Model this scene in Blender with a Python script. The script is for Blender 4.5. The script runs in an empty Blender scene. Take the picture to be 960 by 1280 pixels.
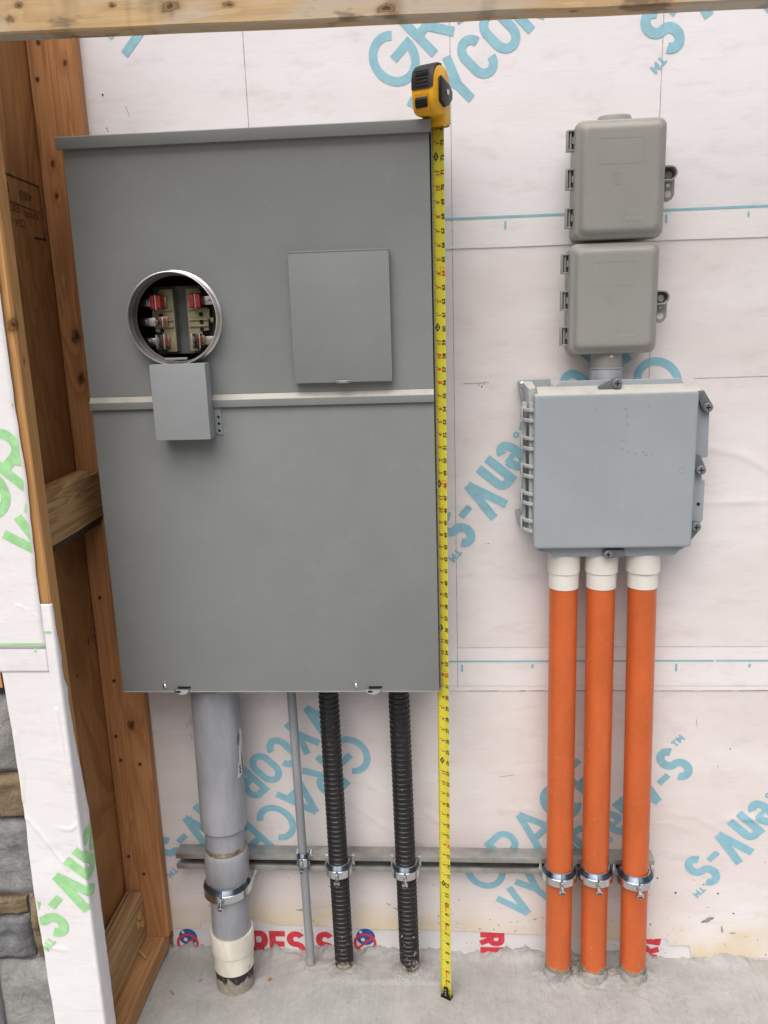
import bpy, bmesh, math, random
from mathutils import Vector, Matrix, noise as mnoise

random.seed(7)
SC = bpy.context.scene
COL = SC.collection
PI = math.pi

# ------------------------------------------------------------------ camera
CAM_LOC = (-0.0253, -1.8143, 1.5488)
YAW, PITCH, ROLL = math.radians(-4.2034), math.radians(-13.2534), math.radians(-1.8953)
fw = Vector((math.sin(YAW)*math.cos(PITCH), math.cos(YAW)*math.cos(PITCH), math.sin(PITCH)))
rt = Vector((math.cos(YAW), -math.sin(YAW), 0)); up = rt.cross(fw)
r2 = math.cos(ROLL)*rt + math.sin(ROLL)*up; u2 = -math.sin(ROLL)*rt + math.cos(ROLL)*up
cd = bpy.data.cameras.new('camera'); cam = bpy.data.objects.new('camera', cd); COL.objects.link(cam)
cam.matrix_world = Matrix(((r2.x, u2.x, -fw.x, CAM_LOC[0]), (r2.y, u2.y, -fw.y, CAM_LOC[1]), (r2.z, u2.z, -fw.z, CAM_LOC[2]), (0, 0, 0, 1)))
cd.sensor_fit = 'HORIZONTAL'; cd.sensor_width = 36; cd.lens = 36*1050/960
cd.clip_start = 0.02; cd.clip_end = 600
SC.camera = cam
SC.render.resolution_x = 768; SC.render.resolution_y = 1024

# ------------------------------------------------------------------ light
SUN_EL, SUN_AZ = math.radians(57), math.radians(192)      # azimuth from +Y towards +X
w = bpy.data.worlds.new('World'); SC.world = w; w.use_nodes = True
nt = w.node_tree; nt.nodes.clear()
sky = nt.nodes.new('ShaderNodeTexSky'); sky.sky_type = 'NISHITA'; sky.sun_disc = False
sky.sun_elevation = SUN_EL; sky.sun_rotation = SUN_AZ
sky.air_density = 0.6; sky.dust_density = 6.0; sky.ozone_density = 0.6
bg = nt.nodes.new('ShaderNodeBackground'); bg.inputs['Strength'].default_value = 0.056
wo = nt.nodes.new('ShaderNodeOutputWorld')
nt.links.new(sky.outputs[0], bg.inputs[0]); nt.links.new(bg.outputs[0], wo.inputs[0])
sd = bpy.data.lights.new('sun', 'SUN'); sd.energy = 1.5; sd.angle = math.radians(64); sd.color = (1.0, 0.975, 0.94)
sun = bpy.data.objects.new('sun', sd); COL.objects.link(sun)
sv = Vector((math.sin(SUN_AZ)*math.cos(SUN_EL), math.cos(SUN_AZ)*math.cos(SUN_EL), math.sin(SUN_EL)))
sun.rotation_euler = sv.to_track_quat('Z', 'Y').to_euler(); sun.location = sv*5
SC.view_settings.view_transform = 'Standard'; SC.view_settings.look = 'None'
SC.view_settings.gamma = 1; SC.view_settings.exposure = 0.80
SC.render.engine = 'CYCLES'
SC.cycles.max_bounces = 5; SC.cycles.diffuse_bounces = 3; SC.cycles.glossy_bounces = 3; SC.cycles.transmission_bounces = 1; SC.cycles.caustics_reflective = False

# ------------------------------------------------------------------ helpers
class MB:
    def __init__(s): s.v = []; s.f = []; s.m = []
    def add(s, vs, fs, mi=0):
        o = len(s.v); s.v += [tuple(v) for v in vs]
        s.f += [tuple(i+o for i in f) for f in fs]; s.m += [mi]*len(fs); return s
    def box(s, x0, x1, y0, y1, z0, z1, mi=0):
        vs = [(x, y, z) for x in (x0, x1) for y in (y0, y1) for z in (z0, z1)]
        return s.add(vs, [(0, 1, 3, 2), (4, 6, 7, 5), (0, 4, 5, 1), (2, 3, 7, 6), (0, 2, 6, 4), (1, 5, 7, 3)], mi)
    def loft(s, rings, cap0=True, cap1=True, closed=True, mi=0):
        n = len(rings[0]); vs = [p for r in rings for p in r]; fs = []
        for k in range(len(rings)-1):
            for i in range(n if closed else n-1):
                j = (i+1) % n
                fs.append((k*n+i, k*n+j, (k+1)*n+j, (k+1)*n+i))
        if cap0: fs.append(tuple(range(n))[::-1])
        if cap1: fs.append(tuple((len(rings)-1)*n+i for i in range(n)))
        return s.add(vs, fs, mi)
    def prism(s, poly, a, b, axis='y', mi=0):
        def P(p, t):
            return {'y': (p[0], t, p[1]), 'x': (t, p[0], p[1]), 'z': (p[0], p[1], t)}[axis]
        return s.loft([[P(p, a) for p in poly], [P(p, b) for p in poly]], mi=mi)
    def cyl(s, p0, p1, r0, r1=None, n=20, mi=0, cap=True):
        r1 = r0 if r1 is None else r1
        p0 = Vector(p0); p1 = Vector(p1); d = (p1-p0).normalized()
        a = d.orthogonal().normalized(); b = d.cross(a)
        R = lambda p, r: [p+a*(r*math.cos(2*PI*i/n))+b*(r*math.sin(2*PI*i/n)) for i in range(n)]
        return s.loft([R(p0, r0), R(p1, r1)], cap, cap, mi=mi)
    def lathe(s, prof, p0, p1, n=40, mi=0, cap=True):
        """profile [(radius, t)] with t the height measured from p0 towards p1 (metres)"""
        p0 = Vector(p0); d = (Vector(p1)-p0).normalized()
        a = d.orthogonal().normalized(); b = d.cross(a)
        rings = [[p0+d*t+a*(r*math.cos(2*PI*i/n))+b*(r*math.sin(2*PI*i/n)) for i in range(n)] for r, t in prof]
        return s.loft(rings, cap, cap, mi=mi)
    def band(s, path, z0, z1, th, mi=0):
        """open path of (x, y) extruded in z with a thickness to its left"""
        n = len(path); L = []
        for i, p in enumerate(path):
            a = Vector(path[max(i-1, 0)]); b = Vector(path[min(i+1, n-1)]); t = (b-a).normalized()
            L.append((p[0]-t.y*th, p[1]+t.x*th))
        rings = [[(p[0], p[1], z0), (p[0], p[1], z1), (q[0], q[1], z1), (q[0], q[1], z0)] for p, q in zip(path, L)]
        return s.loft(rings)
    def build(s, name, mat, parent=None, origin=None, bevel=0, seg=2, smooth=True, ang=35):
        O = Vector(ORG[parent.name]) if parent else Vector(origin or (0, 0, 0))
        me = bpy.data.meshes.new(name)
        me.from_pydata([tuple(Vector(v)-O) for v in s.v], [], s.f)
        bm = bmesh.new(); bm.from_mesh(me)
        for i, f in enumerate(bm.faces): f.material_index = s.m[i]
        bmesh.ops.recalc_face_normals(bm, faces=bm.faces)
        if bevel:
            es = [e for e in bm.edges if len(e.link_faces) == 2 and e.calc_face_angle(0) > math.radians(30)]
            bmesh.ops.bevel(bm, geom=es, offset=bevel, segments=seg, profile=0.6, affect='EDGES', clamp_overlap=True)
        bm.to_mesh(me); bm.free()
        if smooth:
            me.shade_smooth(); me.set_sharp_from_angle(angle=math.radians(ang))
        return link(name, me, mat, parent, O)
ORG = {}
def link(name, me, mat, parent, O):
    o = bpy.data.objects.new(name, me); COL.objects.link(o)
    for m in (mat if isinstance(mat, (list, tuple)) else [mat]): me.materials.append(m)
    if parent: o.parent = parent
    else: o.location = O
    ORG[o.name] = tuple(O)
    return o
def tag(o, label=None, cat=None, group=None, kind=None):
    for k, v in (('label', label), ('category', cat), ('group', group), ('kind', kind)):
        if v: o[k] = v
    return o
def thing(name, loc, label, cat, group=None):
    o = bpy.data.objects.new(name, None); COL.objects.link(o); o.location = loc; o.empty_display_size = 0.05
    ORG[o.name] = tuple(loc)
    return tag(o, label, cat, group)
def rrect(x0, x1, z0, z1, r, n=6):
    pts = []
    for cx, cz, a0 in ((x1-r, z1-r, 0), (x0+r, z1-r, 90), (x0+r, z0+r, 180), (x1-r, z0+r, 270)):
        for i in range(n+1):
            a = math.radians(a0+90*i/n); pts.append((cx+r*math.cos(a), cz+r*math.sin(a)))
    return pts
def lerp(a, b, t): return a+(b-a)*t
def interp(pts, x):
    if x <= pts[0][0]: return pts[0][1]
    for (a, va), (b, vb) in zip(pts, pts[1:]):
        if x <= b: return lerp(va, vb, (x-a)/(b-a))
    return pts[-1][1]
def N3(x, y=0, z=0): return mnoise.noise(Vector((x, y, z)))
def FB(x, y=0, z=0, o=4): return mnoise.fractal(Vector((x, y, z)), 1.0, 2.0, o)

# ------------------------------------------------------------------ materials
class Mat:
    def __init__(s, name):
        s.m = bpy.data.materials.new(name); s.m.use_nodes = True
        s.t = s.m.node_tree; s.t.nodes.clear()
        s.out = s.n('ShaderNodeOutputMaterial'); s.b = s.n('ShaderNodeBsdfPrincipled')
        s.l(s.b.outputs[0], s.out.inputs[0]); s._pos = None
    def n(s, typ, **kw):
        nd = s.t.nodes.new(typ)
        for k, v in kw.items(): setattr(nd, k, v)
        return nd
    def l(s, a, b): s.t.links.new(a, b)
    def put(s, inp, v):
        if hasattr(v, 'is_output'): s.l(v, inp)
        elif isinstance(v, (tuple, list)) and len(v) == 3 and inp.type == 'RGBA': inp.default_value = (*v, 1)
        else: inp.default_value = v
    def set(s, **kw):
        for k, v in kw.items(): s.put(s.b.inputs[k.replace('_', ' ')], v)
        return s
    def pos(s):
        if s._pos is None: s._pos = s.n('ShaderNodeNewGeometry').outputs['Position']
        return s._pos
    def xyz(s):
        d = s.n('ShaderNodeSeparateXYZ'); s.l(s.pos(), d.inputs[0]); return d.outputs
    def scaled(s, sc, off=(0, 0, 0)):
        mp = s.n('ShaderNodeMapping'); s.l(s.pos(), mp.inputs[0])
        mp.inputs['Scale'].default_value = sc if isinstance(sc, (tuple, list)) else (sc, sc, sc)
        mp.inputs['Location'].default_value = off
        return mp.outputs[0]
    def noise(s, sc=10, det=4, rough=0.55, dist=0, off=(0, 0, 0)):
        nd = s.n('ShaderNodeTexNoise'); s.l(s.scaled(sc, off), nd.inputs['Vector'])
        nd.inputs['Scale'].default_value = 1; nd.inputs['Detail'].default_value = det
        nd.inputs['Roughness'].default_value = rough; nd.inputs['Distortion'].default_value = dist
        return nd.outputs['Fac']
    def ramp(s, v, a, b, lo=0, hi=1, smooth=True):
        nd = s.n('ShaderNodeMapRange'); nd.interpolation_type = 'SMOOTHSTEP' if smooth else 'LINEAR'
        s.put(nd.inputs['Value'], v)
        nd.inputs['From Min'].default_value = a; nd.inputs['From Max'].default_value = b
        nd.inputs['To Min'].default_value = lo; nd.inputs['To Max'].default_value = hi
        return nd.outputs['Result']
    def math(s, op, a, b=0):
        nd = s.n('ShaderNodeMath', operation=op); s.put(nd.inputs[0], a); s.put(nd.inputs[1], b); return nd.outputs[0]
    def mix(s, f, a, b, mode='MIX'):
        nd = s.n('ShaderNodeMix'); nd.data_type = 'RGBA'; nd.blend_type = mode
        s.put(nd.inputs['Factor'], f); s.put(nd.inputs['A'], a); s.put(nd.inputs['B'], b)
        return nd.outputs['Result']
    def bump(s, h, strength=0.3, dist=0.001, prev=None):
        nd = s.n('ShaderNodeBump'); nd.inputs['Strength'].default_value = strength; nd.inputs['Distance'].default_value = dist
        s.put(nd.inputs['Height'], h)
        if prev is not None: s.l(prev, nd.inputs['Normal'])
        s.last = nd.outputs[0]
        s.l(nd.outputs[0], s.b.inputs['Normal']); return nd.outputs[0]
MCACHE = {}
def plain(name, col, rough=0.5, metal=0, var=0.12, vscale=30, bump=0.0, bscale=400, spec=0.5):
    if name in MCACHE: return MCACHE[name]
    M = Mat(name)
    v = M.noise(vscale, 4, 0.6); c2 = tuple(c*(1-var*2) for c in col); c3 = tuple(min(1, c*(1+var)) for c in col)
    M.set(Base_Color=M.mix(M.ramp(v, 0.3, 0.7), c2, c3), Roughness=M.ramp(v, 0.3, 0.7, rough*0.85, min(1, rough*1.15)), Metallic=metal)
    M.b.inputs['Specular IOR Level'].default_value = spec
    if bump: M.bump(M.noise(bscale, 3), bump, 0.0006)
    MCACHE[name] = M.m; return M.m

def membrane(name, base, tint, band=None, stain=False, specks=False):
    M = Mat(name); X, Y, Z = M.xyz()
    big = M.noise((2.6, 2.6, 5.0), 3, 0.6); fine = M.noise((26, 26, 330), 2, 0.6)
    c = M.mix(M.ramp(big, 0.30, 0.72), tint, base)
    if band:                                     # printed-free selvedge of the roll
        k = M.math('MULTIPLY', M.ramp(Z, band[0]-0.002, band[0]+0.002), M.ramp(Z, band[1]-0.004, band[1]+0.004, 1, 0))
        c = M.mix(M.math('MULTIPLY', k, 0.85), c, (0.83, 0.815, 0.82))
    grime = M.ramp(M.noise((9, 9, 22), 4, 0.7, 0, (3, 1, 7)), 0.50, 0.80)
    c = M.mix(M.math('MULTIPLY', grime, 0.36), c, (0.52, 0.46, 0.46))
    smear = M.ramp(M.noise((7, 7, 60), 3, 0.65, 0, (13, 4, 2)), 0.58, 0.74)
    c = M.mix(M.math('MULTIPLY', smear, 0.16), c, (0.48, 0.46, 0.49))
    if stain:
        hz = M.math('ADD', Z, M.math('MULTIPLY', M.math('SUBTRACT', M.noise((9, 9, 14), 4), 0.5), 0.16))
        k = M.math('MULTIPLY', M.ramp(hz, 0.03, 0.135, 1, 0), M.ramp(M.noise((5, 5, 5), 3, 0.5, 0, (4, 0, 0)), 0.30, 0.60))
        c = M.mix(M.math('MULTIPLY', k, 0.75), c, (0.70, 0.58, 0.33))
    if specks:
        zz = M.math('ADD', M.ramp(Z, 0.03, 0.40, 0.715, 0.83, smooth=False), M.math('MULTIPLY', M.math('SUBTRACT', M.noise(7, 2, 0.5, 0, (2, 9, 4)), 0.5), 0.22))
        sp = M.math('GREATER_THAN', M.noise((120, 120, 120), 2, 0.5), zz)
        c = M.mix(M.math('MULTIPLY', sp, 0.85), c, (0.13, 0.11, 0.09))
    weave = M.ramp(fine, 0.35, 0.65)
    c = M.mix(M.math('MULTIPLY', weave, 0.07), c, (0.5, 0.48, 0.5))
    M.set(Base_Color=c, Roughness=M.ramp(big, 0.3, 0.7, 0.42, 0.58))
    M.b.inputs['Specular IOR Level'].default_value = 0.35
    p = M.bump(fine, 0.22, 0.0006)
    M.bump(M.noise((14, 14, 26), 2, 0.6), 0.35, 0.0016, p)
    return M.m

def wood(name, light, dark, axis='z', knots=(), grey=0.0, nscale=1.0, contrast=1.0, rough=0.62, plys=False):
    M = Mat(name); ai = 'xyz'.index(axis)
    def sc(al, ac): v = [ac*nscale]*3; v[ai] = al*nscale; return tuple(v)
    rings = M.noise(sc(0.9, 17) if not plys else sc(2.4, 6.0), 3, 0.55, 0.8)
    KD = []
    for (kx, ky, kz, kr) in knots:                # distance to each knot, stretched along the grain and wobbled
        d = M.n('ShaderNodeVectorMath', operation='DISTANCE')
        wob = M.n('ShaderNodeTexNoise'); M.l(M.pos(), wob.inputs['Vector']); wob.inputs['Scale'].default_value = 0.6/kr; wob.inputs['Detail'].default_value = 1
        ad = M.n('ShaderNodeVectorMath', operation='MULTIPLY_ADD')
        M.l(wob.outputs['Color'], ad.inputs[0]); ad.inputs[1].default_value = (kr*1.5,)*3; M.l(M.pos(), ad.inputs[2])
        sk = [1.0]*3; sk[ai] = 0.62
        mu = M.n('ShaderNodeVectorMath', operation='MULTIPLY'); M.l(ad.outputs[0], mu.inputs[0]); mu.inputs[1].default_value = sk
        M.l(mu.outputs[0], d.inputs[0]); d.inputs[1].default_value = tuple((v+kr*0.75)*s_ for v, s_ in zip((kx, ky, kz), sk))
        D = d.outputs['Value']; KD.append(D)
        rings = M.math('ADD', rings, M.ramp(D, 0, kr*4.5, 0.07, 0))
    wave = M.math('FRACT', M.math('MULTIPLY', rings, 9.0 if not plys else 13.0))
    ringm = M.math('MULTIPLY', M.ramp(wave, 0.15, 0.9), M.ramp(wave, 0.9, 1.0, 1, 0))
    fib = M.noise(sc(5, 230), 3, 0.6)
    c = M.mix(M.math('MULTIPLY', ringm, 0.62*contrast), light, dark)
    c = M.mix(M.math('MULTIPLY', M.ramp(fib, 0.38, 0.66), 0.30), c, tuple(d*0.8 for d in dark))
    bl = M.noise(sc(2.0, 7), 4, 0.6, 0.3, (5, 2, 9))
    c = M.mix(M.math('MULTIPLY', M.ramp(bl, 0.45, 0.72), 0.40), c, tuple(0.55*a+0.25*b for a, b in zip(dark, light)))
    if grey:
        g = M.ramp(M.noise(sc(3.2, 10), 5, 0.65, 0.0, (1, 8, 3)), 0.42, 0.58)
        c = M.mix(M.math('MULTIPLY', g, grey*0.8), c, (0.50, 0.46, 0.40))
        d = M.ramp(M.noise(sc(7, 16), 4, 0.65, 0.0, (7, 3, 1)), 0.57, 0.68)
        c = M.mix(M.math('MULTIPLY', d, grey*0.8), c, (0.12, 0.09, 0.06))
        vx = M.noise((9, 2, 2), 3, 0.7, 0, (4, 4, 4)); c = M.mix(M.math('MULTIPLY', M.ramp(vx, 0.57, 0.66), grey*0.55), c, (0.15, 0.12, 0.09))
    for (kx, ky, kz, kr), D in zip(knots, KD):
        c = M.mix(M.ramp(D, kr*0.5, kr*1.9, 0.40, 0), c, tuple(x*0.75 for x in dark))
        core = M.ramp(D, kr*0.55, kr*1.15, 1, 0)
        kc_ = M.mix(M.ramp(M.math('FRACT', M.math('MULTIPLY', D, 2.6/kr)), 0.2, 0.9), tuple(x*0.62 for x in dark), tuple(x*0.30 for x in dark))
        c = M.mix(M.math('MULTIPLY', core, 0.9), c, kc_)
        c = M.mix(M.math('MULTIPLY', M.ramp(M.math('ADD', D, M.math('MULTIPLY', fib, kr*0.9)), kr*0.7, kr*0.95, 1, 0), 0.75), c, (0.035, 0.018, 0.010))
    M.set(Base_Color=c, Roughness=rough); M.b.inputs['Specular IOR Level'].default_value = 0.25
    p = M.bump(fib, 0.35, 0.0008); M.bump(ringm, 0.18, 0.0006, p)
    return M.m

def splattered(name, col, rough, zdirt, spread, mortar=(0.40, 0.38, 0.34), specks=0.0, metal=0, spec=0.5, var=0.1, flk=0.645):
    """plastic pipe with dried mortar smeared up from the floor and odd flecks"""
    M = Mat(name); X, Y, Z = M.xyz()
    v = M.noise((18, 18, 6), 4, 0.6)
    c = M.mix(M.ramp(v, 0.3, 0.72), tuple(x*(1-2*var) for x in col), tuple(min(1, x*(1+var)) for x in col))
    nz = M.noise((42, 42, 24), 5, 0.6)
    edge = M.math('ADD', Z, M.math('MULTIPLY', M.math('SUBTRACT', nz, 0.5), spread*2.4))
    k = M.ramp(edge, zdirt-0.004, zdirt+0.004, 1, 0)
    fl = M.math('GREATER_THAN', M.noise((95, 95, 60), 3, 0.6, 0.3, (2, 2, 2)), M.ramp(Z, zdirt, zdirt+0.22, flk, 0.76, smooth=False))
    fl = M.math('MULTIPLY', fl, M.ramp(Z, zdirt+0.18, zdirt+0.36, 1, 0))
    k = M.math('MAXIMUM', k, M.math('MULTIPLY', fl, 0.9))
    if specks:
        k2 = M.math('GREATER_THAN', M.noise((330, 330, 330), 2, 0.5, 0, (7, 7, 7)), 0.735-0.04*specks)
        c = M.mix(M.math('MULTIPLY', k2, 0.5), c, (0.62, 0.58, 0.52))
    mc = M.mix(M.ramp(M.noise(120, 4, 0.7), 0.35, 0.65), tuple(x*0.72 for x in mortar), mortar)
    M.set(Base_Color=M.mix(k, c, mc), Metallic=metal)
    r = M.n('ShaderNodeMix'); M.put(r.inputs['Factor'], k); r.inputs['A'].default_value = rough; r.inputs['B'].default_value = 0.95
    M.l(r.outputs['Result'], M.b.inputs['Roughness']); M.b.inputs['Specular IOR Level'].default_value = spec
    p = M.bump(k, 0.7, 0.0022); M.bump(M.noise(160, 3), 0.10, 0.0006, p)
    return M.m

def painted(name, col, rough=0.42, dust=0.0, peel=0.18, speck=0.0, warm=(1, 1, 1)):
    """powder-coated or moulded grey box: even colour, faint blotches, dust on ledges, scratches"""
    M = Mat(name)
    v = M.noise(3.2, 5, 0.6); v2 = M.noise(38, 4, 0.6)
    c = M.mix(M.ramp(v, 0.3, 0.7), tuple(x*0.93 for x in col), tuple(x*1.05*wm for x, wm in zip(col, warm)))
    c = M.mix(M.math('MULTIPLY', M.ramp(v2, 0.56, 0.78), 0.10), c, tuple(min(1, x*1.7) for x in col))
    if speck:
        s1 = M.math('GREATER_THAN', M.noise((130, 130, 90), 2, 0.5, 0.4), 0.765-0.02*speck)
        c = M.mix(M.math('MULTIPLY', s1, 0.55), c, (0.62, 0.62, 0.60))
        s2 = M.math('GREATER_THAN', M.noise((150, 150, 210), 2, 0.5, 0.9, (9, 3, 1)), 0.775-0.02*speck)
        c = M.mix(M.math('MULTIPLY', s2, 0.6), c, (0.06, 0.06, 0.06))
    if dust:
        g = M.n('ShaderNodeNewGeometry'); sp = M.n('ShaderNodeSeparateXYZ'); M.l(g.outputs['True Normal'], sp.inputs[0])
        dm = M.math('MULTIPLY', M.ramp(sp.outputs[2], 0.25, 0.8), M.ramp(M.noise(26, 4, 0.6), 0.25, 0.55, 0.55, 1))
        c = M.mix(M.math('MULTIPLY', dm, dust), c, (0.66, 0.63, 0.54))
    M.set(Base_Color=c, Roughness=M.ramp(v2, 0.3, 0.7, rough*0.88, rough*1.15))
    M.b.inputs['Specular IOR Level'].default_value = 0.4
    p = M.bump(M.noise(520, 2, 0.5), peel, 0.0004)
    M.bump(M.noise(2.2, 2, 0.5), 0.25, 0.012, p)
    return M.m

M_UP = membrane('membrane_upper', (0.825, 0.82, 0.855), (0.78, 0.765, 0.80), band=(1.677, 1.735))
M_MID = membrane('membrane_middle', (0.835, 0.815, 0.82), (0.755, 0.705, 0.705), band=(0.695, 0.80))
M_LOW = membrane('membrane_lower', (0.82, 0.79, 0.785), (0.735, 0.675, 0.66), stain=True, specks=True)
M_WRAP = membrane('membrane_wrap', (0.86, 0.86, 0.88), (0.82, 0.815, 0.835))
M_BASE = membrane('membrane_base_strip', (0.80, 0.79, 0.80), (0.70, 0.69, 0.69), specks=True)
M_BLUE = plain('print_blue', (0.27, 0.53, 0.635), 0.5, 0, 0.05, 60)
M_GREEN = plain('print_green', (0.38, 0.74, 0.35), 0.5, 0, 0.07, 60)
M_RED = plain('print_red', (0.68, 0.045, 0.07), 0.5, 0, 0.10, 80)
M_PBLUE = plain('print_deep_blue', (0.02, 0.11, 0.42), 0.5, 0, 0.10, 60)
M_PENCIL = plain('pencil', (0.42, 0.38, 0.40), 0.8, 0, 0.25, 90)
M_BLACK = plain('black_ink', (0.02, 0.02, 0.02), 0.6)
M_CUT = plain('cut_edge', (0.10, 0.085, 0.075), 0.8)
M_RINGIN = plain('ring_inside_grey', (0.17, 0.17, 0.168), 0.5, 0.2)
M_PANEL = painted('panel_grey', (0.222, 0.238, 0.238), 0.40, dust=0.10, peel=0.16, speck=-1.6)
M_PANEL2 = painted('panel_grey_strip', (0.225, 0.24, 0.24), 0.40, dust=0.75, peel=0.14)
M_LOCK = painted('lock_cover_grey', (0.285, 0.31, 0.318), 0.36, dust=0.1, peel=0.12)
M_NIC = painted('box_warm_grey', (0.312, 0.314, 0.295), 0.47, dust=0.12, peel=0.10)
M_JB = painted('box_blue_grey', (0.335, 0.375, 0.405), 0.47, dust=0.62, peel=0.10)
M_JBL = painted('box_hinge_grey', (0.46, 0.49, 0.50), 0.5, dust=0.5, peel=0.1)
M_CLIP = painted('clip_dark_grey', (0.13, 0.15, 0.165), 0.45, peel=0.1)
M_PVC = splattered('pvc_grey', (0.335, 0.35, 0.385), 0.42, 0.0, 0.02, specks=0.3)
M_THIN = splattered('pvc_thin_grey', (0.30, 0.32, 0.345), 0.42, 0.005, 0.025, specks=0.3)
M_CREAM = splattered('pvc_cream', (0.76, 0.73, 0.63), 0.45, -0.02, 0.04, mortar=(0.24, 0.21, 0.17))
M_WHITE = plain('pvc_white', (0.78, 0.76, 0.70), 0.40, 0, 0.04, 20, 0.05)
M_ORANGE = splattered('pvc_orange', (0.60, 0.125, 0.028), 0.38, 0.022, 0.02, mortar=(0.30, 0.27, 0.22), specks=0.7, var=0.06)
M_BLK = splattered('corrugated_black', (0.012, 0.012, 0.013), 0.42, 0.006, 0.045, mortar=(0.33, 0.305, 0.25), specks=0.5, flk=0.60)
M_BLKSM = splattered('tar_black', (0.022, 0.022, 0.024), 0.6, -0.002, 0.03, mortar=(0.36, 0.33, 0.28))
M_GALV = plain('galvanised', (0.46, 0.46, 0.44), 0.46, 0.75, 0.16, 14, 0.12, 160)
M_ZINC = plain('zinc', (0.70, 0.73, 0.76), 0.20, 1.0, 0.06, 60, 0.05, 60)
M_DARKREFL = plain('clamp_dark_reflection', (0.10, 0.125, 0.16), 0.22, 0.85)  # dark overhead reflection put into the colour of the zinc shoulder
M_STEEL = plain('steel', (0.62, 0.60, 0.57), 0.26, 1.0, 0.12, 60)
M_ALU = plain('ring_aluminium', (0.78, 0.76, 0.74), 0.34, 0.85, 0.08, 40)
M_COPPER = plain('copper', (0.50, 0.25, 0.15), 0.38, 1.0, 0.15, 90)
M_KHAKI = plain('socket_khaki', (0.36, 0.335, 0.205), 0.55, 0, 0.10, 60)
M_REDTAG = plain('red_jaw_cover', (0.46, 0.028, 0.028), 0.4, 0, 0.1, 120)
M_INSHADE = plain('inside_shade_dark', (0.045, 0.045, 0.046), 0.6)  # near-black liner colour standing in for shade inside the socket
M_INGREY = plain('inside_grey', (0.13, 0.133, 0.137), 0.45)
M_YEL = plain('tape_case_yellow', (0.86, 0.47, 0.02), 0.38, 0, 0.05, 40, 0.05)
M_BLADE = plain('tape_blade_yellow', (0.68, 0.62, 0.055), 0.36, 0, 0.03, 30)
M_RUB = plain('rubber_black', (0.011, 0.011, 0.011), 0.55, 0, 0.2, 200, 0.25, 600)
M_SHINYBLK = plain('clip_black', (0.014, 0.013, 0.013), 0.28, 0.3)
M_TAPERED = plain('tape_red_print', (0.62, 0.03, 0.02), 0.5)
M_TAPEORG = plain('tape_orange_print', (0.85, 0.22, 0.02), 0.5)
M_STICK = plain('sticker', (0.78, 0.77, 0.74), 0.45, 0, 0.06, 80)
M_HOLE = plain('hole', (0.012, 0.010, 0.009), 0.9)
M_MORTAR = plain('mortar', (0.35, 0.34, 0.315), 0.95, 0, 0.2, 40, 0.5, 150)

# text as flat mesh --------------------------------------------------------
def glyphs(body, offset=0.0, res=4, align='LEFT'):
    c = bpy.data.curves.new('txt', 'FONT'); c.body = body; c.size = 1; c.offset = offset; c.resolution_u = res; c.align_x = align
    o = bpy.data.objects.new('txt', c); COL.objects.link(o)
    dg = bpy.context.evaluated_depsgraph_get(); dg.update()
    me = bpy.data.meshes.new_from_object(o.evaluated_get(dg))
    vs = [(v.co.x, v.co.y) for v in me.vertices]; fs = [tuple(p.vertices) for p in me.polygons]
    bpy.data.objects.remove(o); bpy.data.curves.remove(c); bpy.data.meshes.remove(me)
    return vs, fs
def fit_text(body, w, h, cx, cy, offset=0.03, caph=None):
    """glyph outlines stretched so that the word is w wide and its capitals h tall, centred at (cx, cy)"""
    vs, fs = glyphs(body, offset)
    xs = [v[0] for v in vs]; x0, x1 = min(xs), max(xs); y0, y1 = -0.009-offset, 0.691+offset
    if caph: y0, y1 = caph
    return [(cx+((x-x0)/(x1-x0)-0.5)*w, cy+((y-y0)/(y1-y0)-0.5)*h) for x, y in vs], fs
def merge(parts):
    V, F = [], []
    for vs, fs in parts:
        o = len(V); V += vs; F += [tuple(i+o for i in f) for f in fs]
    return V, F
def flat_mesh(name, vs2, fs, mat, parent, mapf, cuts=None, clip=None):
    """2D outline in plane (a, b) -> optional clipping box and cutting grid -> mapf(a, b) in the world"""
    bm = bmesh.new(); bv = [bm.verts.new((a, b, 0)) for a, b in vs2]
    for f in fs:
        try: bm.faces.new([bv[i] for i in f])
        except ValueError: pass
    def cut(co, no, clear=False):
        g = bm.verts[:]+bm.edges[:]+bm.faces[:]
        bmesh.ops.bisect_plane(bm, geom=g, plane_co=co, plane_no=no, clear_outer=clear)
    if clip:
        x0, x1, y0, y1 = clip
        cut((x1, 0, 0), (1, 0, 0), True); cut((x0, 0, 0), (-1, 0, 0), True); cut((0, y1, 0), (0, 1, 0), True); cut((0, y0, 0), (0, -1, 0), True)
    if not bm.verts: bm.free(); return None
    if cuts:
        xs = [v.co.x for v in bm.verts]; ys = [v.co.y for v in bm.verts]
        k = math.ceil(min(xs)/cuts)
        while k*cuts < max(xs): cut((k*cuts, 0, 0), (1, 0, 0)); k += 1
        k = math.ceil(min(ys)/cuts)
        while k*cuts < max(ys): cut((0, k*cuts, 0), (0, 1, 0)); k += 1
    O = Vector(ORG[parent.name])
    for v in bm.verts: v.co = Vector(mapf(v.co.x, v.co.y))-O
    me = bpy.data.meshes.new(name); bm.to_mesh(me); bm.free()
    return link(name, me, mat, parent, O)

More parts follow.
